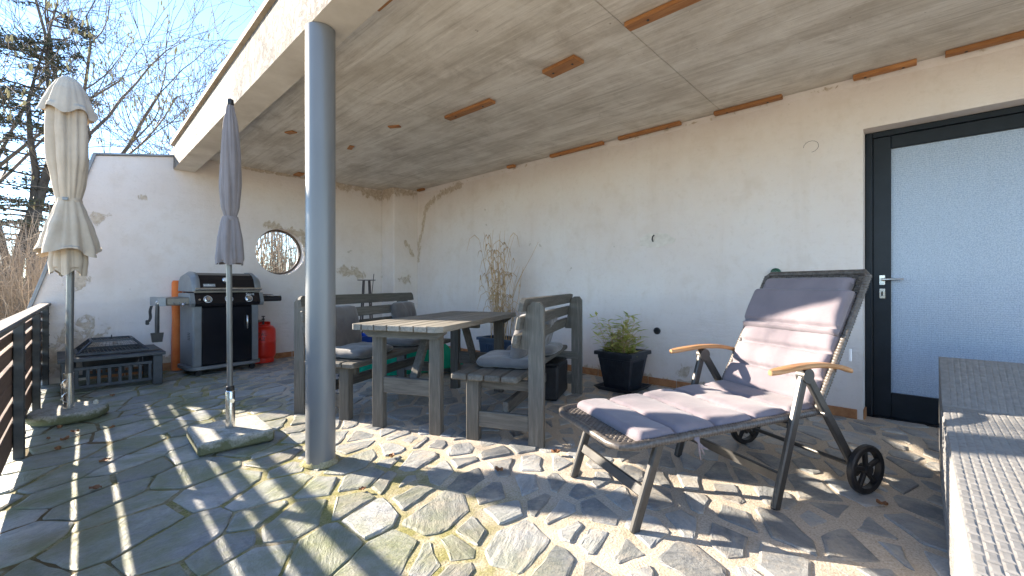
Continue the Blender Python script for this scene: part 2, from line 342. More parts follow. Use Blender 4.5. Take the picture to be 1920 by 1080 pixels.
# ------------------------------------------------------------------ mesh helpers
class MB:
    def __init__(s): s.v = []; s.f = []
    def add(s, vs, fs):
        o = len(s.v); s.v += [tuple(v) for v in vs]; s.f += [tuple(i + o for i in f) for f in fs]; return s
    def box(s, c, size, b=.003, M=None):
        hx, hy, hz = size[0] / 2, size[1] / 2, size[2] / 2
        b = min(b, hx * .6, hy * .6, hz * .6)
        h = (hx, hy, hz); vs = []; idx = {}
        T = M or Matrix.Identity(4)
        for sx in (-1, 1):
            for sy in (-1, 1):
                for sz in (-1, 1):
                    sg = (sx, sy, sz)
                    for a in range(3):
                        q = [sg[k] * (h[k] if k == a else h[k] - b) for k in range(3)]
                        idx[(sg, a)] = len(vs); vs.append(T @ (Vector(q) + Vector(c)))
        fs = []
        for a in range(3):
            u, w = (a + 1) % 3, (a + 2) % 3
            for sa in (-1, 1):
                L = []
                for (su, sw) in ((-1, -1), (1, -1), (1, 1), (-1, 1)):
                    sg = [0, 0, 0]; sg[a] = sa; sg[u] = su; sg[w] = sw; L.append(idx[(tuple(sg), a)])
                fs.append(L if sa > 0 else L[::-1])
            for su in (-1, 1):
                for sw in (-1, 1):
                    L = []
                    for sa, ax in ((-1, u), (1, u), (1, w), (-1, w)):
                        sg = [0, 0, 0]; sg[a] = sa; sg[u] = su; sg[w] = sw; L.append(idx[(tuple(sg), ax)])
                    fs.append(L)
        for sx in (-1, 1):
            for sy in (-1, 1):
                for sz in (-1, 1):
                    sg = (sx, sy, sz); fs.append([idx[(sg, 0)], idx[(sg, 1)], idx[(sg, 2)]])
        return s.add(vs, fs)
    def bar(s, p, q, w, h, b=.003, up=(0, 0, 1)):
        """box from p to q; w across, h along up"""
        p, q = Vector(p), Vector(q); d = q - p; L = d.length; x = d / L
        y = Vector(up).cross(x)
        if y.length < 1e-4: y = Vector((0, 1, 0)).cross(x)
        y.normalize(); z = x.cross(y)
        M = Matrix((x, y, z)).transposed().to_4x4(); M.translation = (p + q) / 2
        return s.box((0, 0, 0), (L, w, h), b, M)
    def tube(s, pts, r, n=8, caps=True):
        pts = [Vector(p) for p in pts]; m = len(pts)
        rs = r if isinstance(r, (list, tuple)) else [r] * m
        vs = []; fs = []; prev = None
        for i, p in enumerate(pts):
            d = (pts[min(i + 1, m - 1)] - pts[max(i - 1, 0)])
            if d.length < 1e-9: d = Vector((0, 0, 1))
            d.normalize()
            a = prev if prev is not None else (Vector((1, 0, 0)) if abs(d.x) < .8 else Vector((0, 1, 0)))
            a = (a - d * a.dot(d))
            if a.length < 1e-6: a = d.orthogonal()
            a.normalize(); prev = a; b = d.cross(a)
            for k in range(n):
                t = 2 * math.pi * k / n
                vs.append(p + (a * math.cos(t) + b * math.sin(t)) * rs[i])
        for i in range(m - 1):
            for k in range(n):
                fs.append((i * n + k, i * n + (k + 1) % n, (i + 1) * n + (k + 1) % n, (i + 1) * n + k))
        if caps and n > 2: fs.append(tuple(range(n))[::-1]); fs.append(tuple((m - 1) * n + k for k in range(n)))
        return s.add(vs, fs)
    def lathe(s, prof, n=24, c=(0, 0, 0), fn=None, close=True):
        vs = []; fs = []; m = len(prof)
        for i, (r, z) in enumerate(prof):
            for k in range(n):
                t = 2 * math.pi * k / n; rr, zz = (r, z) if fn is None else fn(r, z, t, i)
                vs.append((c[0] + rr * math.cos(t), c[1] + rr * math.sin(t), c[2] + zz))
        for i in range(m - 1):
            for k in range(n):
                fs.append((i * n + k, i * n + (k + 1) % n, (i + 1) * n + (k + 1) % n, (i + 1) * n + k))
        if close: fs.append(tuple(range(n))[::-1]); fs.append(tuple((m - 1) * n + k for k in range(n)))
        return s.add(vs, fs)
    def prism(s, poly, d, M=None):
        """extrude polygon list of 3-D points by vector d"""
        d = Vector(d); T = M or Matrix.Identity(4); n = len(poly)
        a = [T @ Vector(p) for p in poly]; b = [T @ (Vector(p) + d) for p in poly]
        return s.add(a + b, [tuple(range(n))[::-1], tuple(range(n, 2 * n))] + [(i, (i + 1) % n, n + (i + 1) % n, n + i) for i in range(n)])
    def grid(s, nu, nv, fn):
        vs = [fn(i / nu, j / nv) for i in range(nu + 1) for j in range(nv + 1)]
        fs = [(i * (nv + 1) + j, (i + 1) * (nv + 1) + j, (i + 1) * (nv + 1) + j + 1, i * (nv + 1) + j + 1) for i in range(nu) for j in range(nv)]
        return s.add(vs, fs)
    def mesh(s, name, mat, smooth=False, recalc=True):
        me = bpy.data.meshes.new(name); me.from_pydata(s.v, [], s.f)
        if recalc:
            bm = bmesh.new(); bm.from_mesh(me); bmesh.ops.recalc_face_normals(bm, faces=bm.faces); bm.to_mesh(me); bm.free()
        if smooth:
            me.polygons.foreach_set('use_smooth', [True] * len(me.polygons))
            if smooth == 'auto':
                try: me.set_sharp_from_angle(angle=R(38))
                except Exception: pass
        me.materials.append(mat); return me
    def build(s, name, mat, parent=None, smooth=False, recalc=True, kind=None, label=None):
        o = bpy.data.objects.new(name, s.mesh(name, mat, smooth, recalc)); COL.objects.link(o)
        if parent is not None: o.parent = parent
        if kind: o['kind'] = kind
        if label: o['label'] = label
        return o
def tag(o, label, cat, group=None):
    o['label'] = label; o['category'] = cat
    if group: o['group'] = group
    return o
def thing(name, label, cat, loc=(0, 0, 0), rz=0, group=None):
    o = bpy.data.objects.new(name, None); COL.objects.link(o); o.empty_display_size = .1
    o.location = loc; o.rotation_euler = (0, 0, rz); return tag(o, label, cat, group)
def copy_tree(o, parent=None):
    c = o.copy(); COL.objects.link(c); c.parent = parent
    for ch in list(o.children): copy_tree(ch, c)
    return c
def text(name, body, size, mat, parent, M, extrude=.0006, align='CENTER'):
    cu = bpy.data.curves.new(name, 'FONT'); cu.body = body; cu.size = size; cu.extrude = extrude; cu.align_x = align; cu.align_y = 'CENTER'
    t = bpy.data.objects.new('tmp', cu); me = bpy.data.meshes.new_from_object(t); bpy.data.objects.remove(t)
    me.materials.append(mat)
    o = bpy.data.objects.new(name, me); COL.objects.link(o); o.parent = parent; o.matrix_local = M; return o

# ================================================================== LARGE STRUCTURE
XB, YE, ZC = 4.10, 6.36, 2.53          # long wall, end wall, ceiling
XR = -0.11                              # railing line

g = MB().grid(60, 60, lambda u, v: ((u - .5) * 900, (v - .5) * 900, -.55 + .0 * u))
o = g.build('garden_ground', M_GROUND); o['kind'] = 'structure'

# ---- paved floor: mortar bed plus single flagstones
bed = MB()
NXB, NYB = 90, 160
def bedz(x, y): return .004 * noise.noise(Vector((x * 3, y * 3, 0)))
x0, x1, y0, y1 = -.45, 4.62, -2.6, 6.40
bed.grid(NXB, NYB, lambda u, v: (x0 + u * (x1 - x0), y0 + v * (y1 - y0), bedz(x0 + u * (x1 - x0), y0 + v * (y1 - y0))))
bed.add([(x0, y0, -.01), (x1, y0, -.01), (x1, y1, -.01), (x0, y1, -.01), (x0, y0, -.54), (x1, y0, -.54), (x1, y1, -.54), (x0, y1, -.54)],
        [(0, 1, 5, 4), (1, 2, 6, 5), (2, 3, 7, 6), (3, 0, 4, 7)])
FLOOR = bed.build('patio_floor', M_MORTAR, smooth=False); FLOOR['kind'] = 'structure'

rs = random.Random(21)
def rad(x, y):
    k = min(1, max(0, (x - .55) / .8))
    return (.235 * (1 - k) + .155 * k) * rs.uniform(.55, 1.55)
pts = []
tries = 0
while tries < 14000:
    tries += 1
    x, y = rs.uniform(-.36, 4.08), rs.uniform(-1.3, 6.33); r = rad(x, y)
    ok = True
    for (a, b, c) in pts:
        dx, dy = (x - a), (y - b)
        p, q = dx * .83 + dy * .55, -dx * .55 + dy * .83
        if (p * .80) ** 2 + (q * 1.2) ** 2 < (.5 * (r + c)) ** 2: ok = False; break
    if ok: pts.append((x, y, r))
for i in range(4): pts.append((4.35, .1 - i * .3, .3))
def cell(i):
    ax, ay, ar = pts[i]
    xm, xM = (-.40, 4.085) if ax < 4.1 else (4.13, 4.5)
    ym, yM = (-1.4, 6.345) if ax < 4.1 else (-1.2, .29)
    poly = [(xm, ym), (xM, ym), (xM, yM), (xm, yM)]
    near = sorted(range(len(pts)), key=lambda j: (pts[j][0] - ax) ** 2 + (pts[j][1] - ay) ** 2)[1:22]
    for j in near:
        bx, by, br = pts[j]
        # anisotropic bisector
        def side(P): 
            def D(cx, cy):
                dx, dy = P[0] - cx, P[1] - cy; p, q = dx * .83 + dy * .55, -dx * .55 + dy * .83
                return (p * .80) ** 2 + (q * 1.2) ** 2
            return D(ax, ay) - ar * ar * .22 - (D(bx, by) - br * br * .22)
        out = []
        for k in range(len(poly)):
            P, Q = poly[k], poly[(k + 1) % len(poly)]; sp, sq = side(P), side(Q)
            if sp <= 0: out.append(P)
            if (sp <= 0) != (sq <= 0):
                t = sp / (sp - sq); out.append((P[0] + (Q[0] - P[0]) * t, P[1] + (Q[1] - P[1]) * t))
        poly = out
        if len(poly) < 3: return None
    return poly
def inset(poly, gp):
    n = len(poly); lines = []
    cx = sum(p[0] for p in poly) / n; cy = sum(p[1] for p in poly) / n
    out = poly
    for k in range(n):
        P, Q = poly[k], poly[(k + 1) % n]; dx, dy = Q[0] - P[0], Q[1] - P[1]; L = math.hypot(dx, dy)
        if L < 1e-6: continue
        nx, ny = -dy / L, dx / L
        if (cx - P[0]) * nx + (cy - P[1]) * ny < 0: nx, ny = -nx, -ny
        gk = gp * rs.uniform(.25, 2.1)
        ox, oy = P[0] + nx * gk, P[1] + ny * gk; new = []
        sd_ = lambda A: (A[0] - ox) * nx + (A[1] - oy) * ny
        for m in range(len(out)):
            A, B = out[m], out[(m + 1) % len(out)]; sa, sb = sd_(A), sd_(B)
            if sa >= 0: new.append(A)
            if (sa >= 0) != (sb >= 0):
                t = sa / (sa - sb); new.append((A[0] + (B[0] - A[0]) * t, A[1] + (B[1] - A[1]) * t))
        out = new
        if len(out) < 3: return None
    return out
def area(p): return abs(sum(p[i][0] * p[(i + 1) % len(p)][1] - p[(i + 1) % len(p)][0] * p[i][1] for i in range(len(p)))) / 2
stones = []
for i in range(len(pts)):
    c = cell(i)
    if not c: continue
    k = min(1, max(0, (pts[i][0] - .5) / .9))
    c = inset(c, .0075 * (1 - k) + .0205 * k)
    if not c or area(c) < .003: continue
    # roughen outline: clip corners, split edges, jitter
    out = []
    n = len(c)
    for m in range(n):
        P, Q = Vector(c[m]), Vector(c[(m + 1) % n]); L = (Q - P).length
        if L < .012: out.append(P); continue
        ns = max(1, int(L / .055)); d = (Q - P) / L; nn = Vector((-d.y, d.x))
        cut = min(.012, L * .12) * rs.uniform(.1, 1)
        for s_ in range(ns + 1):
            t = cut + (L - 2 * cut) * s_ / ns
            jt = 0 if s_ in (0, ns) else rs.uniform(-.005, .005)
            out.append(P + d * t + nn * jt)
    stones.append(out)
FW = Vector((.728, .6856)); RT = Vector((.6856, -.728))
def vis(poly):
    c = sum(poly, Vector((0, 0))) / len(poly); d = c.dot(FW); l = c.dot(RT)
    if d < .9: return 0
    px, py = 960 + 810 * l / d, 534 + 810 / d
    if not (-80 < px < 1850 and py < 1180): return 0
    if px > 1780 and c.y < -.05: return 0
    return area([tuple(p) for p in poly]) / d ** 3
order = sorted(range(len(stones)), key=lambda i: -vis(stones[i]))
def stone_geo(poly):
    n = len(poly); c = sum(poly, Vector((0, 0))) / n
    h = rs.uniform(.003, .009); tx, ty = rs.uniform(-.012, .012), rs.uniform(-.012, .012)
    vs = []
    for (k, z) in ((0, -.012), (0, h * .55), (.009, h)):
        for p in poly:
            d = (c - p); L = d.length; q = p + d / max(L, 1e-6) * min(k * rs.uniform(.5, 1.6), L * .3)
            zz = z + ((q.x - c.x) * tx + (q.y - c.y) * ty if z > 0 else 0) + (rs.uniform(-.0012, .0012) if z > 0 else 0)
            vs.append((q.x, q.y, zz))
    fs = [(r * n + k, r * n + (k + 1) % n, (r + 1) * n + (k + 1) % n, (r + 1) * n + k) for r in range(2) for k in range(n)]
    fs.append(tuple(2 * n + k for k in range(n)))
    return vs, fs
def add_tint(me, cols):
    a = me.color_attributes.new('tint', 'FLOAT_COLOR', 'POINT')
    a.data.foreach_set('color', [x for c in cols for x in c])
rest = MB(); restc = []
for rank, i in enumerate(order):
    vs, fs = stone_geo(stones[i]); col = (rs.random(), rs.random(), rs.random(), 1)
    if rank < 300 and vis(stones[i]) > 0:
        m = MB().add(vs, fs); ob = m.build('paving_stone', M_STONE, FLOOR); add_tint(ob.data, [col] * len(vs))
    else:
        rest.add(vs, fs); restc += [col] * len(vs)
ob = rest.build('paving_stones', M_STONE, FLOOR, kind='stuff'); add_tint(ob.data, restc)

# ---- long wall with the door recess
wl = thing('plaster_wall', 'long white plaster wall with the glazed door, stained and chipped under the ceiling', 'wall', (XB, 2.0, 0))
DY0, DY1, DZ = -1.25, .30, 2.15           # door opening
m = MB().prism([(0, yy - 2.0, zz) for yy, zz in ((-2.6, -.3), (DY0, -.3), (DY0, DZ), (DY1, DZ), (DY1, -.3), (YE + .3, -.3), (YE + .3, 2.60), (-2.6, 2.60))], (.5, 0, 0))
m.build('wall_body', M_WALLB, wl)
# plaster cove strip under the ceiling
m = MB(); m.prism([(0, -4.55, ZC - .001), (-.035, -4.55, ZC - .001), (0, -4.55, ZC - .05)], (0, 8.5, 0)); m.build('plaster_cove', M_WALLB, wl)
# skirting tiles
y = .33
k = 0
while y < 5.9:
    L = .29 if k else .2
    if not (1.05 < y < 1.2):
        MB().box((-.006, y + L / 2 - 2.0, .04 + rs.uniform(-.004, .004)), (.013, L - .008, .072), .003).build('skirting_tile', M_TILE, wl)
    y += L; k += 1
MB().box((.07, DY1 - .006 - 2.0, .04), (.12, .012, .072), .003).build('skirting_tile', M_TILE, wl)
MB().lathe([(.001, 0), (.034, .0), (.034, .012), (.026, .014), (.022, .004), (.001, .003)], 20, fn=None).build('wall_socket', M_BLKPLAST, wl, smooth='auto')
bpy.data.objects['wall_socket'].matrix_local = Matrix.Translation((0, 1.885 - 2, .545)) @ Matrix.Rotation(R(-90), 4, 'Y')
ob = MB().lathe([(.001, 0), (.038, 0), (.038, .02), (.02, .03), (.018, .06), (.001, .06)], 16).build('wall_tap', simple('dark_green_paint', (.01, .06, .035), (.02, .1, .06), rough=.4), wl, smooth='auto')
ob.matrix_local = Matrix.Translation((0, .86 - 2, 1.10)) @ Matrix.Rotation(R(-90), 4, 'Y')
# old lamp mount: smeared filler patch and a bent wire
def patch(cy, cz, w, h, seed, t=.004):
    q = random.Random(seed); n = 30; P = []
    for k in range(n):
        a = 2 * math.pi * k / n; rr = 1 + .16 * q.uniform(-1, 1)
        P.append((0, cy + w * math.copysign(abs(math.cos(a)) ** .7, math.cos(a)) * rr, cz + h * math.copysign(abs(math.sin(a)) ** .8, math.sin(a)) * rr))
    return P
MB().prism(patch(1.905 - 2, 1.445, .18, .065, 4), (-.005, 0, 0)).build('filler_patch', simple('pale_filler', (.62, .57, .51), (.74, .69, .63), scale=14, rough=.9, bump=.3), wl)
MB().tube([(0, 1.93 - 2, 1.43), (-.03, 1.925 - 2, 1.45), (-.05, 1.91 - 2, 1.475), (-.04, 1.90 - 2, 1.49)], .007, 6).build('lamp_wire', M_BLKPLAST, wl, smooth=True)
MB().tube([(-.002, .62 - 2 + .05 * math.cos(a), 2.09 + .045 * math.sin(a)) for a in [i * .42 for i in range(12)]], .0013, 5).build('wire_loop', M_RUST, wl, smooth=True)

# ---- door
dr = thing('glazed_door', 'dark framed door with one large patterned frosted pane in the long wall', 'door', (XB + .17, -.47, 0))
DX = 0.0
fr = MB()
def dbox(mb, ya, yb, za, zb, xa, xb, b=.004): return mb.box(((xa + xb) / 2, (ya + yb) / 2 + .47, (za + zb) / 2), (xb - xa, yb - ya, zb - za), b)
for (ya, yb, za, zb) in ((DY1 - .045, DY1 - .002, .012, DZ - .002), (DY0 + .002, DY0 + .045, .012, DZ - .002), (DY0 + .045, DY1 - .045, DZ - .045, DZ - .002)):
    dbox(MB(), ya, yb, za, zb, -.03, .06).build('door_frame', M_DOOR, dr)
for (ya, yb, za, zb) in ((DY1 - .15, DY1 - .0465, .014, DZ - .0465), (DY0 + .0465, DY0 + .15, .014, DZ - .0465), (DY0 + .15, DY1 - .15, DZ - .14, DZ - .0465), (DY0 + .15, DY1 - .15, .014, .20)):
    dbox(MB(), ya, yb, za, zb, -.018, .045).build('door_rail', M_DOOR, dr)
dbox(MB(), DY0 + .145, DY1 - .145, .195, DZ - .135, .008, .016, .001).build('glass_pane', M_GLASS, dr)
dbox(MB(), DY0 + .002, DY1 - .002, -.02, .012, -.03, .06).build('door_sill', M_DOOR, dr)
dbox(MB(), DY0 + .003, DY1 - .003, .0, DZ - .003, .10, .12).build('leak_block_plate', simple('leak_block_grey', (.25, .27, .30), (.30, .32, .35)), dr)  # unseen plate added behind the door to block light leaking through frame gaps
hp = MB().box((-.022, DY1 - .10 + .47, 1.035), (.008, .034, .075), .01).build('handle_plate', M_STEEL, dr)
MB().tube([(-.02, DY1 - .10 + .47, 1.04), (-.065, DY1 - .10 + .47, 1.04), (-.07, DY1 - .115 + .47, 1.04), (-.07, DY1 - .22 + .47, 1.042)], [.010, .010, .010, .008], 10).build('door_handle', M_STEEL, dr, smooth='auto')
lk = MB().box((-.022, DY1 - .10 + .47, .935), (.008, .034, .075), .01).build('lock_plate', M_STEEL, dr)
MB().box((-.0275, DY1 - .10 + .47, .935), (.004, .010, .034), .003).build('keyhole', M_BLKPLAST, dr)
for (yy, zz) in ((.25, 2.155), (.16, 2.158), (-.05, 2.152), (-.12, 2.156), (-.3, 2.154)):
    MB().box((-.033, yy + .47, zz), (.004, .012, .008), .001).build('paint_fleck', M_WHITE, dr)

# ---- end wall with round window
we = thing('end_wall', 'white end wall with round window, slanting down on the left to the railing', 'wall', (2.0, YE, 0))
T = .26
CX, CZ, CR = 2.14 - 2.0, 1.452, .315
HW = .46
N = 48
m = MB()
def ring(y, flip):
    vs = []; 
    for k in range(N):
        a = 2 * math.pi * k / N + math.pi / 4; vs.append((CX + CR * math.cos(a), y, CZ + CR * math.sin(a)))
    for k in range(N):
        a = 2 * math.pi * k / N + math.pi / 4; c_, s_ = math.cos(a), math.sin(a); q = max(abs(c_), abs(s_))
        vs.append((CX + HW * c_ / q, y, CZ + HW * s_ / q))
    fs = [(k, (k + 1) % N, N + (k + 1) % N, N + k) for k in range(N)]
    m.add(vs, fs)
    xl, xr, zb, zt = CX - HW, CX + HW, CZ - HW, CZ + HW
    XE = XB + .02 - 2.0
    P = [(-2.24, -.5), (-2.175, .70), (-1.697, 2.37), (-1.03, 2.50), (-1.03, 2.60), (XE, 2.60), (XE, -.5)]
    polys = [[(-2.24, -.5), (-2.175, .70), (-1.697, 2.37), (-1.03, 2.50), (-1.03, 2.60), (xl, 2.60), (xl, -.5)],
             [(xl, zt), (xl, 2.60), (xr, 2.60), (xr, zt)], [(xl, -.5), (xl, zb), (xr, zb), (xr, -.5)], [(xr, -.5), (xr, 2.60), (XE, 2.60), (XE, -.5)]]
    for q in polys: m.add([(a, y, b) for a, b in q], [tuple(range(len(q)))])
    return P
P = ring(0, False); ring(T, True)
n = len(P)
m.add([(a, 0, b) for a, b in P] + [(a, T, b) for a, b in P], [(i, (i + 1) % n, n + (i + 1) % n, n + i) for i in range(n)])
cyl = []
for yy in (0, T):
    for k in range(N):
        a = 2 * math.pi * k / N; cyl.append((CX + CR * math.cos(a), yy, CZ + CR * math.sin(a)))
m.add(cyl, [(k, (k + 1) % N, N + (k + 1) % N, N + k) for k in range(N)])
m.build('wall_body', M_WALLE, we, recalc=False)
# window ring and pane
rg = MB()
def circ(r, y): return [(CX + r * math.cos(2 * math.pi * k / N), y, CZ + r * math.sin(2 * math.pi * k / N)) for k in range(N)]
rings = [circ(CR - .002, .13), circ(CR - .028, .13), circ(CR - .028, .17), circ(CR - .002, .17)]
rg.add(sum(rings, []), [(a * N + k, a * N + (k + 1) % N, ((a + 1) % 4) * N + (k + 1) % N, ((a + 1) % 4) * N + k) for a in range(4) for k in range(N)])
wr = rg.build('window_ring', simple('brown_window_ring', (.10, .065, .045), (.16, .11, .08), rough=.6), we, smooth='auto')
MB().add(circ(CR - .02, .148) + circ(CR - .02, .152), [tuple(range(N)), tuple(range(N, 2 * N))] + [(k, (k + 1) % N, N + (k + 1) % N, N + k) for k in range(N)]).build('window_pane', M_CLEAR, wr)
# chimney pier in the corner
MB().box(((3.66 + 4.11) / 2 - 2, (6.0 - 6.36 - .01) / 2 + .0, 1.15), (.45, .37, 2.9), .012).build('corner_pier', M_WALLE, we)
# copings
MB().bar((-2.18, T / 2, .70), (-1.70, T / 2, 2.385), T + .05, .03, .004, up=(1, 0, -.3)).build('coping', M_GALV, we)
MB().bar((-1.712, T / 2, 2.385), (-1.03, T / 2, 2.512), T + .05, .022, .004).build('coping', M_GALV, we)
x = .25
while x < 3.6:
    L = .29
    if not (.75 < x < .8): MB().box((x + L / 2 - 2, -.006, .038 + rs.uniform(-.004, .004)), (L - .01, .013, .076 + (0.03 if x < 1 else 0)), .003).build('skirting_tile', M_TILE, we)
    x += L
MB().tube([(2.62 - 2 + .03 * math.cos(a), -.02, 1.03 + .04 * math.sin(a)) for a in [i * .5 for i in range(12)]], .004, 6).build('wall_hook', M_RUST, we, smooth=True)

# ---- roof: slab, ceiling panels, edge beam, battens
rf = thing('concrete_roof', 'flat concrete roof slab with board-marked ceiling and peeling white edge beam', 'roof', (2.5, 2.0, ZC))
MB().box(((1.0 + 4.66) / 2 - 2.5, (-2.6 + 6.62) / 2 - 2.0, .17), (3.66, 9.22, .24), .01).build('roof_slab', M_SOFFIT, rf)
ys = [-2.6, -.72, 1.27, 3.235, 5.2, YE]
for a, b in zip(ys[:-1], ys[1:]):
    dz = rs.uniform(-.003, .003)
    MB().box(((1.17 + XB) / 2 - 2.5, (a + b) / 2 - 2, .027 + dz), (XB - 1.17 - .002, b - a - .004, .05), .003).build('ceiling_panel', M_CEIL, rf)
bm_ = MB()
def prof(y):
    zb = 2.353 + (YE - y) * .0205 if y > 2 else 2.353 + (YE - 2) * .0205
    zt = 2.635 + (YE - y) * .052 if y > 2.9 else 2.635 + (YE - 2.9) * .052
    return zb, zt
secs = [6.355, 5.2, 4.0, 2.9, 2.0, 0, -2.6]
vs = []; fs = []
for y in secs:
    zb, zt = prof(y)
    for (x, z) in ((.965, zb), (1.167, zb), (1.167, zt - .01), (.965, zt - .01)): vs.append((x - 2.5, y - 2.0, z - ZC))
for i in range(len(secs) - 1):
    for k in range(4): fs.append((i * 4 + k, i * 4 + (k + 1) % 4, (i + 1) * 4 + (k + 1) % 4, (i + 1) * 4 + k))
fs += [(0, 1, 2, 3), tuple(len(vs) - 4 + k for k in range(4))]
bm_.add(vs, fs)
eb = bm_.build('edge_beam', M_FASC, rf)
eb.data.materials.append(M_SOFFIT)
for p in eb.data.polygons:
    if abs(p.normal.z) > .7: p.material_index = 1
cp = MB(); vs = []; fs = []
for y in secs:
    zb, zt = prof(y)
    for (x, z) in ((.935, zt - .008), (1.30, zt - .008), (1.30, zt + .03), (.935, zt + .03)): vs.append((x - 2.5, y - 2.0 + (.01 if y > 6 else 0), z - ZC))
for i in range(len(secs) - 1):
    for k in range(4): fs.append((i * 4 + k, i * 4 + (k + 1) % 4, (i + 1) * 4 + (k + 1) % 4, (i + 1) * 4 + k))
fs += [(0, 1, 2, 3), tuple(len(vs) - 4 + k for k in range(4))]
cp.add(vs, fs).build('roof_edge_strip', simple('weathered_roof_edge', (.30, .24, .18), (.44, .37, .29), scale=9, rough=.85, space='pos'), rf)
def batten(x, ya, yb, w=.055, h=.026, rot=0):
    cy = (ya + yb) / 2
    ob = MB().box((0, 0, 0), (w, yb - ya, h), .003).build('batten', M_BATT, rf)
    ob.matrix_local = Matrix.Translation((x - 2.5, cy - 2.0, -h / 2 - .0005)) @ Matrix.Rotation(R(rot), 4, 'Z')
    for s_ in (-1, 1):
        if yb - ya > .25: MB().lathe([(.001, 0), (.008, 0), (.008, -.003), (.001, -.003)], 8, c=(0, s_ * (yb - ya) * .3, -h / 2)).build('screw', M_BLKPLAST, ob)
batten(2.315, .60, 1.25, .075); batten(2.43, 1.66, 1.95, .11, rot=-4); batten(2.475, 2.56, 3.13, .075, rot=2)
batten(2.255, 3.62, 3.74, .05, .012, 30); batten(2.265, 4.53, 4.66, .05, .012, -15); batten(1.63, 4.52, 4.63, .06, .012, 20); batten(2.32, 6.12, 6.30, .09, .02)
for (a, b) in ((2.45, 3.16), (1.62, 2.265), (.80, 1.32), (.01, .35), (-.60, -.126), (5.70, 5.86), (3.74, 3.86)): batten(4.02, a, b, .05, .032)
batten(1.205, 1.85, 2.16, .05, .03)

# ---- column
cl = thing('steel_column', 'round grey painted steel column carrying the roof beam', 'column', (1.03, 2.447, 0))
MB().lathe([(.078, 0), (.078, 2.432)], 48).build('shaft', M_COLUMN, cl, smooth='auto')
MB().lathe([(.10, 0.004), (.096, .012), (.081, .02), (.079, .03)], 24, fn=lambda r, z, t, i: (r * (1 + .05 * math.sin(3 * t) + .04 * math.sin(7 * t + 1)), z)).build('mortar_collar', M_MORTAR, cl, smooth=True)

# ---- railing
rl = thing('terrace_railing', 'dark steel railing with brown slat boards and bleached wooden handrail', 'railing', (-.144, 3.5, 0), -math.atan(.033))
for yy in (-.15, 1.15, 2.45, 3.78, 5.10, 6.32):
    pst = MB().box((0, yy - 3.5, .395), (.045, .06, .79), .004).build('post', M_BLKSTEEL, rl)
    for zz in (.14, .27, .39, .50, .61, .71): MB().lathe([(.001, 0), (.007, 0), (.007, .004), (.001, .005)], 8).build('bolt', M_BLKSTEEL, pst).matrix_local = Matrix.Translation((.0225, yy - 3.5, zz)) @ Matrix.Rotation(R(90), 4, 'Y')
for (a, b) in ((-.3, 1.85), (1.855, 4.3), (4.305, 6.35)):
    MB().box((0.0, (a + b) / 2 - 3.5, .806), (.075, b - a, .030), .006).build('handrail', M_RAIL, rl)
for (za, zb) in ((.06, .212), (.238, .325), (.353, .444), (.449, .538), (.564, .648), (.674, .728)):
    for (a, b) in ((-.3, 2.45), (2.455, 6.34)):
        MB().box((-.037, (a + b) / 2 - 3.5, (za + zb) / 2), (.022, b - a, zb - za), .003).build('slat', M_SLAT, rl)

# ================================================================== FURNITURE
AX = R(24.5)                            # dining set is turned against the walls
# ---- table
tb = thing('garden_table', 'weathered grey wooden picnic table between the two benches', 'table', (2.215, 2.81, 0), AX)
TL, TW, TZ = 1.54, .70, .735
pw = TW / 7
for k in range(7):
    y = -TW / 2 + pw * (k + .5)
    if k in (0, 6):                     # outer planks have cut corners
        s_ = -1 if k == 0 else 1; a, b, c = TL / 2, pw / 2 - .004, .035
        P = [(-a, -s_ * b), (a, -s_ * b), (a, s_ * (b - c)), (a - c, s_ * b), (-a + c, s_ * b), (-a, s_ * (b - c))]
        MB().prism([(px, y + py, TZ - .038) for px, py in P], (0, 0, .038)).build('plank', M_TOPX, tb)
    else: MB().box((0, y, TZ - .019), (TL, pw - .009, .038), .004).build('plank', M_TOPX, tb)
for sx in (-1, 1):
    x = sx * .60
    P = [(-TW / 2 + .03, .0), (TW / 2 - .03, .0), (TW / 2 - .03, -.015), (TW / 2 - .085, -.055), (-TW / 2 + .085, -.055), (-TW / 2 + .03, -.015)]
    MB().prism([(x + sx * .05 - .022, py, TZ - .039 + pz) for py, pz in P], (.044, 0, 0)).build('cross_bearer', M_WY, tb)
    for sy in (-1, 1): MB().box((x, sy * .225, (TZ - .041) / 2), (.056, .085, TZ - .041), .004).build('leg', M_WZ, tb)
    MB().box((x, 0, .305), (.04, .364, .11), .004).build('stretcher', M_WY, tb)
    MB().bar((x - sx * .045, 0, .27), (x - sx * .30, 0, TZ - .05), .06, .04, .004).build('brace', M_WX, tb)
MB().box((0, 0, TZ - .06), (.05, TW - .14, .04), .004).build('cross_bearer', M_WY, tb)

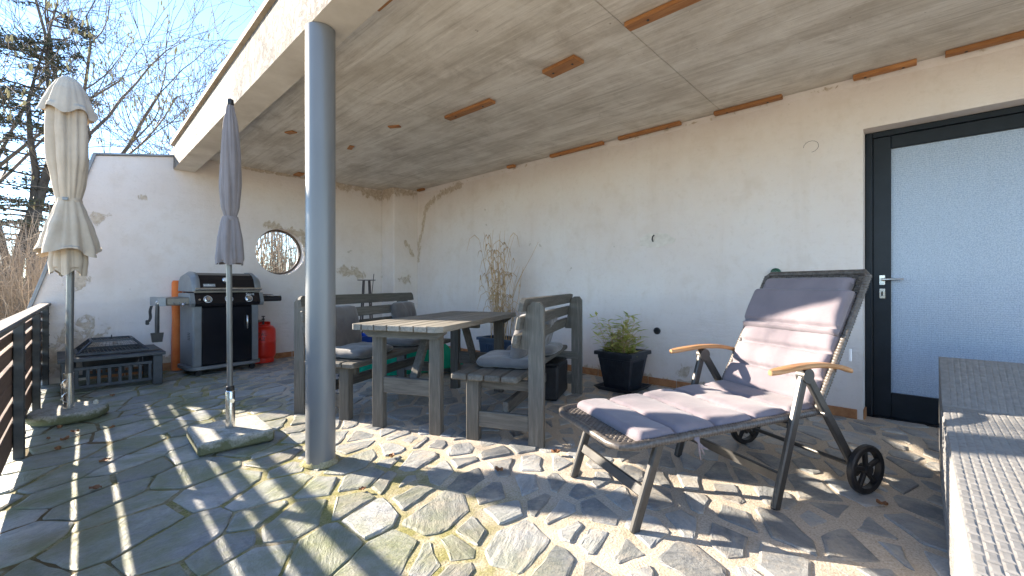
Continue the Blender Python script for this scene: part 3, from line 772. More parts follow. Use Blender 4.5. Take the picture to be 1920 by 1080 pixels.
# ---- benches
def bench(loc, rz, label):
    b = thing('garden_bench', label, 'bench', loc, rz, 'wooden benches at the picnic table')
    SZ = .435
    sw = .105
    for k in range(4):
        y = -.285 + k * (sw + .009)
        MB().box((0, y, SZ - .02), (1.54, sw, .04), .009).build('seat_slat', M_WX, b)
    for sx in (-1, 1):
        x = sx * .69
        MB().box((x, -.21, (SZ - .041) / 2), (.056, .085, SZ - .041), .004).build('front_leg', M_WZ, b)
        P = [(.165, 0), (.26, 0), (.26, .86), (.235, .893), (.19, .893), (.165, .87)]
        MB().prism([(x - .022, py, pz) for py, pz in P], (.044, 0, 0)).build('back_leg', M_WZ, b)
        MB().prism([(x - .018, py, pz) for py, pz in ((.1645, .60), (.1645, .875), (.158, .875), (.105, .60))], (.036, 0, 0)).build('back_cleat', M_WZ, b)
        MB().box((x, -.003, .14), (.036, .334, .10), .004).build('side_stretcher', M_WY, b)
        MB().box((x - sx * .048, -.02, SZ - .075), (.04, .50, .065), .004).build('seat_bearer', M_WY, b)
    MB().box((0, 0.0, .215), (1.34, .04, .075), .004).build('long_stretcher', M_WX, b)
    tilt = math.atan2(.053, .275)
    for k in range(3):
        zc = .652 + k * .112
        yc = .087 + (zc - .60) * math.tan(tilt)
        M_ = Matrix.Translation((0, yc, zc)) @ Matrix.Rotation(-tilt, 4, 'X')
        ht, hl, th = .080, 1.56, .028
        if k == 1: MB().box((0, 0, 0), (hl, th, ht), .006, M_).build('back_slat', M_WX, b)
        else:
            s_ = 1 if k == 2 else -1; a, h2, c = hl / 2, ht / 2, .028
            P = [(-a, -s_ * h2), (a, -s_ * h2), (a, s_ * (h2 - c)), (a - c * .35, s_ * (h2 - c * .35)), (a - c, s_ * h2), (-a + c, s_ * h2), (-a + c * .35, s_ * (h2 - c * .35)), (-a, s_ * (h2 - c))]
            MB().prism([(px, -th / 2, pz) for px, pz in P], (0, th, 0), M_).build('back_slat', M_WX, b)
    return b
bl = bench((2.03, 3.57, 0), AX, 'grey wooden bench behind the table, facing the camera, with its back to the end wall')
br_ = bench((2.585, 2.196, 0), AX + math.pi, 'grey wooden bench in front of the planter, seen from its back and end')

# ---- cushions
def pillow(name, w, h, t, mat, label, loc, rot, seed, corner=4.0, group=None):
    q = random.Random(seed); off = Vector((seed * 3.1, seed * 1.7, 0)); n = 26
    def f(sg):
        def g(u, v):
            a, b = 2 * u - 1, 2 * v - 1
            e = max(0, (1 - abs(a) ** corner) * (1 - abs(b) ** corner)) ** .42
            px = a * (1 - .05 * (1 - abs(b)) * 1) * w / 2; py = b * (1 - .05 * (1 - abs(a))) * h / 2
            k = 1 - .12 * (abs(a * b)) ** 3
            wr = noise.noise(Vector((a * 2.2, b * 2.2, sg)) + off) * .22 + noise.noise(Vector((a * 6, b * 6, sg)) + off) * .09
            return (px * k, py * k, sg * e * t / 2 * (1 + wr) )
        return g
    m = MB(); m.grid(n, n, f(1)); m.grid(n, n, f(-1))
    ob = m.build(name, mat, smooth=True); tag(ob, label, 'cushion', group)
    bm = bmesh.new(); bm.from_mesh(ob.data); bmesh.ops.remove_doubles(bm, verts=bm.verts, dist=.0005); bmesh.ops.recalc_face_normals(bm, faces=bm.faces); bm.to_mesh(ob.data); bm.free()
    ob.data.polygons.foreach_set('use_smooth', [True] * len(ob.data.polygons))
    ob.matrix_world = Matrix.Translation(loc) @ Matrix.Rotation(rot[2], 4, 'Z') @ Matrix.Rotation(rot[0], 4, 'X') @ Matrix.Rotation(rot[1], 4, 'Y')
    return ob
def bench_pt(b, x, y, z): return b.matrix_basis @ Vector((x, y, z))
for b in (bl, br_):
    b.matrix_basis  # evaluated from loc/rot
def BP(loc, rz, x, y, z):
    c, s_ = math.cos(rz), math.sin(rz); return (loc[0] + c * x - s_ * y, loc[1] + s_ * x + c * y, loc[2] + z)
LB, RB = ((2.03, 3.57, 0), AX), ((2.585, 2.196, 0), AX + math.pi)
pillow('seat_cushion', .50, .43, .085, M_CUSH, 'grey velour seat cushion on the near end of the rear bench, beside the column', BP(*LB, -.42, -.10, .475), (R(1), 0, AX), 3)
pillow('seat_cushion', .50, .43, .08, M_CUSH, 'grey velour seat cushion on the far end of the rear bench, behind the table', BP(*LB, .28, -.10, .472), (R(1), 0, AX + R(3)), 4)
pillow('back_cushion', .40, .37, .10, M_CUSHB, 'brown grey scatter cushion leaning on the right end of the rear bench', BP(*LB, .50, .045, .655), (R(78), 0, AX), 5, 5)
pillow('back_cushion', .40, .37, .10, M_CUSHB, 'brown grey scatter cushion on the rear bench half hidden by the column', BP(*LB, -.42, .045, .655), (R(79), 0, AX + R(2)), 6, 5)
pillow('seat_cushion', .46, .44, .085, M_CUSH, 'grey velour seat cushion on the near end of the front bench', BP(*RB, .35, -.07, .475), (0, 0, AX + R(4)), 7)
pillow('back_cushion', .42, .36, .11, M_CUSH, 'grey cushion leaning inside the front bench with a sunlit edge', BP(*RB, .34, .04, .635), (R(76), 0, AX + math.pi), 8, 5)
pillow('seat_cushion', .44, .43, .085, M_CUSH, 'grey velour seat cushion on the far end of the front bench', BP(*RB, -.22, -.05, .475), (0, 0, AX), 9)
pillow('back_cushion', .42, .36, .11, M_CUSH, 'grey cushion leaning inside the far half of the front bench', BP(*RB, -.20, .04, .635), (R(74), 0, AX + math.pi + R(3)), 10, 5)

# ---- woven panels
def weave(mb, w, l, cw, cl, h, M=None, seed=0, gap=.0005):
    """flat strands cl long (along x) and cw wide (along y), laid in running bond, each a small pillow"""
    q = random.Random(seed); T = M or Matrix.Identity(4); nr = int(w / cw); vs = []; fs = []
    for j in range(nr):
        y0_ = -w / 2 + j * cw; x = -l / 2 - (cl * .5 if j % 2 else 0)
        while x < l / 2 - .002:
            a, b = max(-l / 2, x) + gap, min(l / 2, x + cl) - gap; x += cl
            if b - a < cl * .15: continue
            c, d = y0_ + gap, y0_ + cw - gap; o = len(vs); e1, e2 = (b - a) * .18, (d - c) * .22; z = h * q.uniform(.85, 1.15)
            tilt_ = q.uniform(-.0006, .0006)
            for (X, Y, Z) in ((a, c, 0), (b, c, 0), (b, d, 0), (a, d, 0), (a + e1, c + e2, z + tilt_), (b - e1, c + e2, z), (b - e1, d - e2, z - tilt_), (a + e1, d - e2, z)):
                vs.append(T @ Vector((X, Y, Z)))
            fs += [(o + 4, o + 5, o + 6, o + 7)] + [(o + k, o + (k + 1) % 4, o + 4 + (k + 1) % 4, o + 4 + k) for k in range(4)]
    return mb.add(vs, fs)

# ---- wicker daybed in the right foreground
X0, X1 = 1.24, 2.86
DYE = -.075
dbd = thing('wicker_daybed', 'pale grey wicker daybed with sloping back end in the right foreground', 'daybed', ((X0 + X1) / 2, DYE - .5, 0))
cxm = (X0 + X1) / 2
DT = .43
core = MB()
Pp = [(X0 - cxm + .004, .02), (X1 + .42 - cxm, .02), (X1 + .50 - cxm, .60), (X1 + .40 - cxm, .615), (X1 - cxm + .02, DT), (X0 - cxm + .02, DT), (X0 - cxm + .004, DT - .02)]
core.prism([(px, -.495, pz) for px, pz in Pp], (0, .99, 0)); core.build('frame', M_WICKER, dbd)
mb = MB(); weave(mb, .99, X1 - X0 - .02, .022, .048, .0015, Matrix.Translation((0.0, 0, DT)), 1); mb.build('seat_weave', M_WICKER, dbd, kind='stuff')
mb = MB(); sl = Vector((.38, 0, .185)); L = sl.length
Mx = Matrix.Translation(Vector((X1 - cxm + .02, 0, DT)) + sl / 2) @ Matrix.Rotation(-math.atan2(.185, .38), 4, 'Y')
weave(mb, .96, L - .01, .022, .048, .0015, Mx, 2); mb.build('back_weave', M_WICKER, dbd, kind='stuff')
mb = MB(); weave(mb, DT - .03, X1 - X0 - .02, .022, .048, .004, Matrix.Translation((0, .495, DT / 2)) @ Matrix.Rotation(R(-90), 4, 'X'), 3); mb.build('side_weave', M_WICKER, dbd, kind='stuff')
mb = MB(); weave(mb, .97, DT - .03, .06, .045, .004, Matrix.Translation((X0 - cxm + .004, 0, DT / 2)) @ Matrix.Rotation(R(-90), 4, 'Y'), 4); mb.build('front_weave', simple('dark_grey_wicker', (.15, .155, .165), (.24, .245, .255), scale=40, rough=.35), dbd, kind='stuff')
for sx in (-1, 1):
    for sy in (-1, 1):
        MB().box((sx * .72 + .05, sy * .44, .012), (.05, .05, .024), .003).build('foot', M_BLKPLAST, dbd)

# ---- sun lounger
LO = Vector((1.727, 1.071, 0)); LA = math.atan2(-.466, .885)
lg = thing('sun_lounger', 'reclining rattan sun lounger with wheels and wooden armrests', 'lounger', LO, LA)
# local: x towards the head, +y far side, z up
HWd = .285
SZ0, SZ1 = .355, .40
def seatz(x): return SZ0 + (x + .08) / 1.08 * (SZ1 - SZ0)
fr_pts = [(1.0, -HWd, SZ1), (-.02, -HWd, seatz(-.02)), (-.065, -HWd + .02, seatz(-.065)), (-.085, -HWd + .07, SZ0), (-.085, HWd - .07, SZ0), (-.065, HWd - .02, seatz(-.065)), (-.02, HWd, seatz(-.02)), (1.0, HWd, SZ1)]
MB().tube(fr_pts, .017, 10).build('seat_frame', M_RATTAN, lg, smooth='auto')
hd = Vector((1.37 - 1.0, 0, 1.064 - .40)); bl_len = hd.length
bt = [(1.0, -HWd, .40), (1.36, -HWd, 1.045), (1.37, -HWd + .02, 1.064), (1.37, HWd - .02, 1.064), (1.36, HWd, 1.045), (1.0, HWd, .40)]
MB().tube(bt, .016, 10).build('back_frame', M_RATTAN, lg, smooth='auto')
wraps = MB()
for s_ in (-1, 1):
    for k in range(70):
        x = .0 + k * .0141
        wraps.tube([(x - .0052, s_ * HWd, seatz(x)), (x, s_ * HWd, seatz(x)), (x + .0052, s_ * HWd, seatz(x))], [.0172, .0195, .0172], 8, False)
    for k in range(50):
        p = Vector((1.0, s_ * HWd, .40)) + hd * (k + .5) / 51; d = hd.normalized() * .0052
        wraps.tube([p - d, p, p + d], [.0162, .0188, .0162], 8, False)
wraps.build('rattan_wrap', M_RATTAN, lg, smooth=True, kind='stuff')
pitch = -math.atan2(SZ1 - SZ0, 1.08)
MB().box((.455, 0, (SZ0 + SZ1) / 2 - .004), (1.05, 2 * HWd - .02, .006), .001, None).build('seat_web', M_RATTAN, lg).rotation_euler = (0, 0, 0)
ob = bpy.data.objects['seat_web']; ob.matrix_local = Matrix.Translation((.455, 0, (SZ0 + SZ1) / 2)) @ Matrix.Rotation(pitch, 4, 'Y') @ Matrix.Translation((-.455, 0, -(SZ0 + SZ1) / 2))
mb = MB(); weave(mb, 2 * HWd - .03, 1.05, .014, .03, .004, Matrix.Translation((.455, 0, (SZ0 + SZ1) / 2)) @ Matrix.Rotation(pitch, 4, 'Y'), 5); mb.build('seat_weave', M_RATTAN, lg, kind='stuff')
ba = -math.atan2(hd.z, hd.x)
Mb = Matrix.Translation(Vector((1.0, 0, .40)) + hd / 2) @ Matrix.Rotation(ba, 4, 'Y')
MB().box((0, 0, -.004), (bl_len - .02, 2 * HWd - .02, .006), .001, Mb).build('back_web', M_RATTAN, lg)
mb = MB(); weave(mb, 2 * HWd - .03, bl_len - .02, .03, .014, .004, Mb, 6); mb.build('back_weave', M_RATTAN, lg, kind='stuff')
for s_ in (-1, 1):
    MB().bar((0.0, s_ * .265, 0), (.125, s_ * .265, seatz(.12) - .01), .028, .04, .006).build('foot_leg', M_ANTH, lg)
    MB().bar((.70, s_ * .315, 0), (.875, s_ * .315, .585), .026, .042, .006).build('front_leg', M_ANTH, lg)
    MB().bar((.895, s_ * .315, .585), (1.235, s_ * .315, .085), .026, .042, .006).build('rear_leg', M_ANTH, lg)
    hub = MB().lathe([(.001, -.02), (.034, -.02), (.034, .02), (.001, .02)], 16).build('hinge', M_ANTH, lg, smooth='auto'); hub.matrix_local = Matrix.Translation((.885, s_ * .315, .585)) @ Matrix.Rotation(R(90), 4, 'X')
    # armrest: gently curved wooden board
    am = MB(); nA = 14; vs = []; fs = []
    for i in range(nA + 1):
        t = i / nA; x = .66 + .50 * t; z = .612 + .030 * math.sin(math.pi * (1 - t) ** .8) - .02 * t; w = .030 * (1 - .65 * max(0, (.12 - t) / .12) ** 2) * (1 - .35 * t); h = .011
        for (yy, zz) in ((-w, -h * .4), (-w * .7, -h), (w * .7, -h), (w, -h * .4), (w, h * .4), (w * .7, h), (-w * .7, h), (-w, h * .4)): vs.append((x, s_ * .325 + yy, z + zz))
    for i in range(nA):
        for k in range(8): fs.append((i * 8 + k, i * 8 + (k + 1) % 8, (i + 1) * 8 + (k + 1) % 8, (i + 1) * 8 + k))
    fs += [tuple(range(8)), tuple(nA * 8 + k for k in range(8))]
    am.add(vs, fs).build('armrest', M_ARM, lg, smooth='auto')
    # wheel
    wh = MB().lathe([(.088, -.014), (.110, -.016), (.117, -.009), (.117, .009), (.110, .016), (.088, .014), (.088, -.014)], 36, close=False).build('wheel', M_BLKPLAST, lg, smooth='auto')
    wh.matrix_local = Matrix.Translation((1.245, s_ * .345, .117)) @ Matrix.Rotation(R(90), 4, 'X')
    MB().lathe([(.001, -.02), (.024, -.02), (.024, .02), (.001, .02)], 16).build('hub', M_BLKPLAST, wh, smooth='auto')
    for k in range(5):
        a = 2 * math.pi * k / 5 + .4; MB().bar((.02 * math.cos(a), .02 * math.sin(a), 0), (.092 * math.cos(a), .092 * math.sin(a), 0), .02, .018, .003).build('spoke', M_BLKPLAST, wh)
MB().bar((.055, -.252, .15), (.055, .252, .15), .022, .045, .004, up=(.4, 0, 1)).build('crossbar', M_ANTH, lg)
MB().bar((.745, -.302, .13), (.745, .302, .13), .022, .045, .004).build('crossbar', M_ANTH, lg)
MB().tube([(1.238, -.36, .117), (1.238, .36, .117)], .011, 10).build('axle', M_ANTH, lg, smooth='auto')
MB().bar((.80, -.302, .36), (.80, .302, .36), .022, .025, .004).build('crossbar', M_ANTH, lg)
MB().tube([(1.0, -.33, .40), (1.0, .33, .40)], .012, 10).build('hinge_rod', M_ANTH, lg, smooth='auto')

# ---- lounger cushion
cu = thing('lounger_cushion', 'mauve grey quilted cushion lying on the sun lounger', 'cushion', LO + Vector((0, 0, 0)), LA)
def pad(name, M_, L, Wd, th, seams, seed, dip=.75, ends=.03):
    """closed quilted pad in the x/y plane of M_, bottom on z=0; seams = positions across the length"""
    off = Vector((seed * 2.3, seed * 5.1, 0)); nu, nv = 120, 40
    def H(x, y):
        ex = min(1, (L / 2 - abs(x)) / ends); ey = min(1, (Wd / 2 - abs(y)) / .035)
        e = max(0, 1 - (1 - ex) ** 2) ** .5 * max(0, 1 - (1 - ey) ** 2) ** .5
        d = min([abs(x - s_) for s_ in seams] + [9])
        q = 1 - dip * .8 * math.exp(-(d / .011) ** 2) - .22 * math.exp(-(d / .05) ** 2)
        wr = .10 * noise.noise(Vector((x * 6, y * 6, 0)) + off) + .07 * noise.noise(Vector((x * 15, y * 9, 2)) + off)
        pucker = .12 * math.exp(-(d / .04) ** 2) * noise.noise(Vector((x * 4, y * 38, 1)) + off)
        return th * e * max(.06, q + wr + pucker)
    def P(u, v, top):
        x = (u - .5) * L; y = (v - .5) * Wd
        y *= 1 + .012 * noise.noise(Vector((x * 7, 0, 3)) + off)
        return M_ @ Vector((x, y, H(x, y) if top else 0.0))
    m = MB(); m.grid(nu, nv, lambda u, v: P(u, v, True)); m.grid(nu, nv, lambda u, v: P(u, v, False))
    ob = m.build(name, M_LILAC, cu, smooth=True)
    bm = bmesh.new(); bm.from_mesh(ob.data); bmesh.ops.remove_doubles(bm, verts=bm.verts, dist=.0004); bmesh.ops.recalc_face_normals(bm, faces=bm.faces); bm.to_mesh(ob.data); bm.free()
    ob.data.polygons.foreach_set('use_smooth', [True] * len(ob.data.polygons)); return ob
Ms = Matrix.Translation((.525, 0.0, (SZ0 + SZ1) / 2 + .006)) @ Matrix.Rotation(pitch, 4, 'Y')
pad('seat_pad', Ms, 1.01, .56, .038, [-.32, -.11, .10, .31], 1)
def Mback(s0, off): return Matrix.Translation(Vector((1.0, 0, .40)) + hd.normalized() * s0) @ Matrix.Rotation(ba, 4, 'Y') @ Matrix.Translation((0, 0, off))
pad('back_pad', Mback(.325, .006), .62, .55, .045, [-.17, -.03, .08], 2)
pad('shoulder_roll', Mback(.505, .034), .25, .555, .05, [-.09], 3, .55)
pad('head_pillow', Mback(.635, .012), .16, .49, .055, [], 4, ends=.04)
for s_ in (-1,):
    for k in range(3):
        MB().tube([(.30 + .004 * k, s_ * .275, .385), (.29 - .01 * k, s_ * .302, .36), (.295 + .01 * k, s_ * .30, .32), (.30 + .018 * k, s_ * .305, .27 + .02 * k)], [.005, .006, .005, .003], 5).build('tie_ribbon', M_LILAC, cu, smooth=True)
MB().box((1.20, -.305, .66), (.004, .012, .06), .001).build('care_label', M_WHITE, cu)

# ---- parasols
def canopy(prof, nf, amp, twist, seed, hem=.0, seg=96):
    off = seed * 7.7
    def fn(r, z, t, i):
        ph = nf * (t + twist * i / len(prof))
        a = amp[i] if isinstance(amp, list) else amp
        ph2 = (nf + 4) * t + 1.3 + seed + .6 * math.sin(2 * t + seed)
        fold = .62 * (abs(math.sin(ph / 2 + .5 * math.sin(t + seed))) ** .6 - .55) + .5 * (abs(math.sin(ph2 / 2)) ** .5 - .6)
        w = noise.noise(Vector((math.cos(t) * 1.6, math.sin(t) * 1.6, z * 2.2 + off)))
        w2 = noise.noise(Vector((math.cos(t) * 5, math.sin(t) * 5, z * 3 + off)))
        zz = z + (hem * (w + .6 * math.sin(nf * t + 1)) if i <= 2 else 0)
        return max(.004, r * (1 + a * fold * 1.2 + a * .55 * w + a * .3 * w2)), zz
    return MB().lathe(prof, seg, fn=fn, close=False)
def refine(prof, n=5):
    out = []
    for (a, b) in zip(prof[:-1], prof[1:]):
        for k in range(n):
            t = k / n; s_ = t * t * (3 - 2 * t) * .5 + t * .5; out.append((a[0] + (b[0] - a[0]) * s_, a[1] + (b[1] - a[1]) * t))
    return out + [prof[-1]]
U1 = (0.0800, 4.60)
p1 = thing('closed_parasol', 'closed beige canvas parasol with hood, tied in the middle, by the railing', 'parasol', (U1[0], U1[1], 0), 0, 'closed parasols')
lean = Matrix.Rotation(R(1.0), 4, 'Y')
MB().tube([(0, 0, .10), (.02, 0, 2.44)], .0215, 14).build('pole', M_POLE, p1, smooth='auto')
pr = refine([(0.0800, 1.085), (0.0864, 1.16), (0.0800, 1.30), (0.0680, 1.50), (0.0592, 1.62)], 6)
canopy(pr, 5, [.42 - .25 * i / len(pr) for i in range(len(pr))], .18, 11, .035).build('canopy_lining', M_BEIGE, p1, smooth=True)
pr = refine([(0.1568, 1.245), (0.1440, 1.31), (0.1200, 1.42), (0.0880, 1.54), (0.0648, 1.632)], 7)
canopy(pr, 4, [.46 - .34 * i / len(pr) for i in range(len(pr))], .10, 1, .045).build('canopy_skirt', M_BEIGE, p1, smooth=True)
pr = refine([(0.0640, 1.62), (0.0800, 1.75), (0.0976, 1.95), (0.1024, 2.14), (0.0976, 2.30), (0.0560, 2.43)], 6)
canopy(pr, 5, [.14 + .26 * min(1, i / 10) for i in range(len(pr))], .10, 2, 0).build('canopy', M_BEIGE, p1, smooth=True)
pr = refine([(0.1376, 2.26), (0.1200, 2.33), (0.0976, 2.42), (0.0656, 2.50), (0.0400, 2.535), (0.0032, 2.54)], 4)
canopy(pr, 5, [.24 - .2 * i / len(pr) for i in range(len(pr))], .1, 5, .028).build('hood', M_BEIGE, p1, smooth=True)
MB().lathe([(0.0688, 1.612), (0.0720, 1.625), (0.0688, 1.640)], 40, close=False, fn=lambda r, z, t, i: (r * (1 + .07 * math.sin(5 * t)), z)).build('strap', M_BEIGE, p1, smooth=True)
MB().box((-.02, -.071, 1.628), (.03, .012, .022), .003).build('strap_buckle', M_GRILLGREY, p1)
for k in range(3): MB().bar((.06 * math.cos(k * 2.1 - 1.9), .06 * math.sin(k * 2.1 - 1.9), 1.13), (.05 * math.cos(k * 2.1 - 1.9), .05 * math.sin(k * 2.1 - 1.9), 1.62), .012, .018, .002).build('rib', M_POLE, p1)
b1 = thing('parasol_base', 'round mossy concrete parasol base with steel tube beside the railing', 'parasol base', (U1[0], U1[1], 0))
MB().lathe([(.001, .016), (.205, .014), (.218, .03), (.218, .066), (.205, .082), (.001, .086)], 40, fn=lambda r, z, t, i: (r * (1 + .012 * math.sin(5 * t + i)), z)).build('concrete_disc', M_BASECON, b1, smooth='auto')
MB().lathe([(.030, .085), (.030, .345), (.0225, .345), (.0225, .335)], 20, close=False).build('tube', M_STEEL, b1, smooth='auto')
for z in (.17, .27): MB().tube([(.012 - .055 * math.sin(a) * .55 - .02, -.031 - .012 * math.sin(a), z + .035 * math.cos(a)) for a in [math.pi * i / 8 for i in range(9)]], .0045, 6).build('clamp_ring', M_CHROME, b1, smooth=True)
MB().lathe([(.001, 0), (.016, 0), (.018, .008), (.012, .014), (.016, .02), (.008, .032), (.001, .033)], 10, c=(.145, .02, .084)).build('pebble_stack', M_IVORY, b1, smooth='auto')

U2 = (.775, 3.20)
p2 = thing('closed_parasol', 'slim closed taupe grey parasol wrapped tight, in front of the grill', 'parasol', (U2[0], U2[1], 0), 0, 'closed parasols')
MB().tube([(0, 0, .10), (-.012, .005, 2.10)], .0165, 14).build('pole', M_POLE, p2, smooth='auto')
pr = refine([(.030, 1.42), (.046, 1.50), (.055, 1.65), (.052, 1.85), (.038, 2.02), (.020, 2.13), (.014, 2.15)], 6)
canopy(pr, 5, .30, 1.5, 8, 0).build('canopy', M_GREYFAB, p2, smooth=True)
pr = refine([(.066, 1.135), (.071, 1.17), (.063, 1.28), (.048, 1.39), (.042, 1.425)], 6)
canopy(pr, 5, [.5 - .3 * i / len(pr) for i in range(len(pr))], .4, 9, .012).build('canopy_skirt', M_GREYFAB, p2, smooth=True)
MB().lathe([(.018, 2.145), (.021, 2.155), (.018, 2.18), (.008, 2.187), (.001, 2.187)], 14, close=False).build('cap', M_BLKPLAST, p2, smooth='auto')
MB().lathe([(.043, 1.405), (.047, 1.42), (.043, 1.435)], 30, close=False).build('strap', M_GREYFAB, p2, smooth=True)
b2 = thing('parasol_base', 'square mossy concrete parasol base with polished steel tube', 'parasol base', (U2[0], U2[1], 0), R(-3))
MB().box((0, 0, .052), (.40, .44, .075), .012).build('concrete_slab', M_BASECON, b2)
MB().lathe([(.027, .088), (.026, .32), (.024, .325), (.0175, .33), (.0175, .32)], 20, close=False).build('tube', M_STEEL, b2, smooth='auto')
MB().lathe([(.021, .322), (.023, .33), (.022, .352), (.0172, .356)], 18, close=False).build('tube_collar', M_BLKPLAST, b2, smooth='auto')
kn = MB().tube([(0, -.025, .27), (0, -.055, .27)], [.008, .014], 10).build('clamp_screw', M_CHROME, b2, smooth='auto')

# ---- fire pit table
fp = thing('fire_pit_table', 'low slate grey steel fire pit table with spark guard, by the end wall', 'fire pit', (.40, 5.87, 0))
FZ = .335; FS = .375
for (c, s_) in (((0, -.30), (.75, .15)), ((0, .30), (.75, .15)), ((-.30, 0), (.15, .448)), ((.30, 0), (.15, .448))):
    MB().box((c[0], c[1], FZ - .016), (s_[0], s_[1], .032), .004).build('table_board', M_FIRE, fp)
MB().lathe([(.02, .17), (.12, .18), (.20, .22), (.225, FZ - .03)], 28, close=False).build('fire_bowl', M_BLKSTEEL, fp, smooth=True)
for sx in (-1, 1):
    for sy in (-1, 1): MB().box((sx * .315, sy * .315, (FZ - .034) / 2 + .006), (.075, .075, FZ - .046), .004).build('leg', M_FIRE, fp)
for (ax, s_) in (('x', -1), ('x', 1), ('y', -1), ('y', 1)):
    pn = MB()
    def q(u, z, du, dz):
        c = (u, s_ * .325, z) if ax == 'x' else (s_ * .325, u, z); sz = (du, .014, dz) if ax == 'x' else (.014, du, dz); pn.box(c, sz, .002)
    q(0, .235, .552, .028); q(0, .07, .552, .028)
    for k in range(8): q(-.255 + k * .073, .152, .026, .137)
    pn.build('side_panel', M_FIRE, fp)
gt = MB()
for k in range(17): gt.tube([(-.22 + k * .0275, -.22, FZ + .012), (-.22 + k * .0275, .22, FZ + .012)], .003, 6)
for s_ in (-1, 1): gt.tube([(-.225, s_ * .22, FZ + .012), (.225, s_ * .22, FZ + .012)], .006, 6); gt.tube([(s_ * .225, -.22, FZ + .012), (s_ * .225, .22, FZ + .012)], .006, 6)
gt.build('cooking_grate', M_ANTH, fp)
sp = MB(); z0, z1, a0, a1 = FZ + .02, FZ + .125, .25, .15
C0 = [(-a0, -a0, z0), (a0, -a0, z0), (a0, a0, z0), (-a0, a0, z0)]; C1 = [(-a1, -a1, z1), (a1, -a1, z1), (a1, a1, z1), (-a1, a1, z1)]
for k in range(4): sp.bar(C0[k], C0[(k + 1) % 4], .022, .022, .002); sp.bar(C1[k], C1[(k + 1) % 4], .022, .018, .002); sp.bar(C0[k], C1[k], .018, .018, .002)
gd = sp.build('spark_guard', M_FIRE, fp)
wm = MB()
for k in range(4):
    A, B, C, D = Vector(C0[k]), Vector(C0[(k + 1) % 4]), Vector(C1[(k + 1) % 4]), Vector(C1[k])
    for i in range(1, 14):
        t = i / 14; wm.tube([A.lerp(B, t), D.lerp(C, t)], .0012, 3, False)
    for i in range(1, 6):
        t = i / 6; wm.tube([A.lerp(D, t), B.lerp(C, t)], .0012, 3, False)
for i in range(1, 12):
    t = i / 12; wm.tube([Vector(C1[0]).lerp(Vector(C1[1]), t), Vector(C1[3]).lerp(Vector(C1[2]), t)], .0012, 3, False); wm.tube([Vector(C1[0]).lerp(Vector(C1[3]), t), Vector(C1[1]).lerp(Vector(C1[2]), t)], .0012, 3, False)
wm.build('wire_mesh', M_BLKSTEEL, gd)
MB().tube([(0, .018 * math.cos(a), z1 + .022 + .018 * math.sin(a)) for a in [i * math.pi / 6 for i in range(13)]], .004, 6).build('lift_ring', M_BLKSTEEL, gd, smooth=True)
pk = MB(); pk.tube([(.10, -.29, FZ + .008), (.22, -.285, FZ + .01), (.34, -.25, FZ + .008)], .007, 6); pk.lathe([(.001, 0), (.035, 0), (.04, .008), (.001, .01)], 14, c=(.08, -.29, FZ + .002))
tag(pk.build('fire_tool', M_ANTH, smooth='auto'), 'dark fire tool with round end lying on the fire pit table', 'fire tool').location = (.40, 5.87, 0)

# ---- gas grill
gr = thing('gas_grill', 'grey and black three burner gas grill on casters against the end wall', 'grill', (1.335, 5.93, 0), R(6))
# local: front is -y
bp = []
for k in range(40):
    a = 2 * math.pi * k / 40; c_, s_ = math.cos(a), math.sin(a)
    bp.append((.37 * math.copysign(abs(c_) ** .35, c_), .25 * math.copysign(abs(s_) ** .35, s_), .075))
MB().prism(bp, (0, 0, .035)).build('base_plate', M_GRILLGREY, gr, smooth='auto')
for sx in (-1, 1):
    for sy in (-1, 1):
        cst = MB().lathe([(.001, -.012), (.030, -.012), (.033, 0), (.030, .012), (.001, .012)], 18).build('caster', M_BLKPLAST, gr, smooth='auto'); cst.matrix_local = Matrix.Translation((sx * .27, sy * .18, .035)) @ Matrix.Rotation(R(90), 4, 'X')
        MB().box((0, .035, 0), (.018, .03, .034), .003).build('fork', M_ANTH, cst)
    MB().box((sx * .305, -.0, .44), (.05, .42, .66), .008).build('side_panel', M_GRILLGREY, gr)
    MB().box((sx * .287, -.217, .44), (.072, .012, .655), .004).build('front_post', M_GRILLGREY, gr)
    if sx < 0:
        for k in range(5): MB().box((-.3315, -.09, .40 + k * .018), (.004, .07, .007), .001).build('vent_slot', M_BLKPLAST, gr)
dg = MB().box((0, -.222, .437), (.50, .022, .63), .006).build('cabinet_door', M_GRILLBLK, gr)
MB().tube([(.19, -.234, .49), (.19, -.258, .50), (.19, -.262, .57), (.19, -.258, .64), (.19, -.234, .65)], [.009, .010, .011, .010, .009], 8).build('door_handle', M_STEEL, dg, smooth=True)
MB().box((0, .03, .44), (.56, .36, .64), .004).build('cabinet_body', M_GRILLBLK, gr)
# control panel, slanted
P = [(-.245, .765), (-.275, .80), (-.235, .905), (.0, .905), (.0, .765)]
MB().prism([(-.325, py, pz) for py, pz in P], (.65, 0, 0)).build('control_panel', M_GRILLBLK, gr)
for sx in (-1, 1):
    MB().prism([(sx * .345 - .02, py + (-.006 if i < 3 else 0), pz + (.006 if i in (2, 3) else -.004 if i in (0, 4) else 0)) for i, (py, pz) in enumerate(P)], (.04, 0, 0)).build('panel_cheek', M_GRILLGREY, gr)
    MB().box((sx * .30, .04, .84), (.09, .36, .14), .01).build('firebox_end', M_GRILLGREY, gr)
MB().box((0, .04, .86), (.60, .40, .12), .01).build('firebox', M_GRILLBLK, gr)
MB().box((0, -.225, .772), (.66, .02, .012), .003).build('trim_strip', M_SHELF, gr)
sl_n = Vector((0, -.105, -.04)).normalized()      # outward normal of slanted panel
ang = math.atan2(.04, .105)
def on_panel(x, t): # t 0..1 up the panel
    return Vector((x, -.275 + .04 * t, .80 + .105 * t))
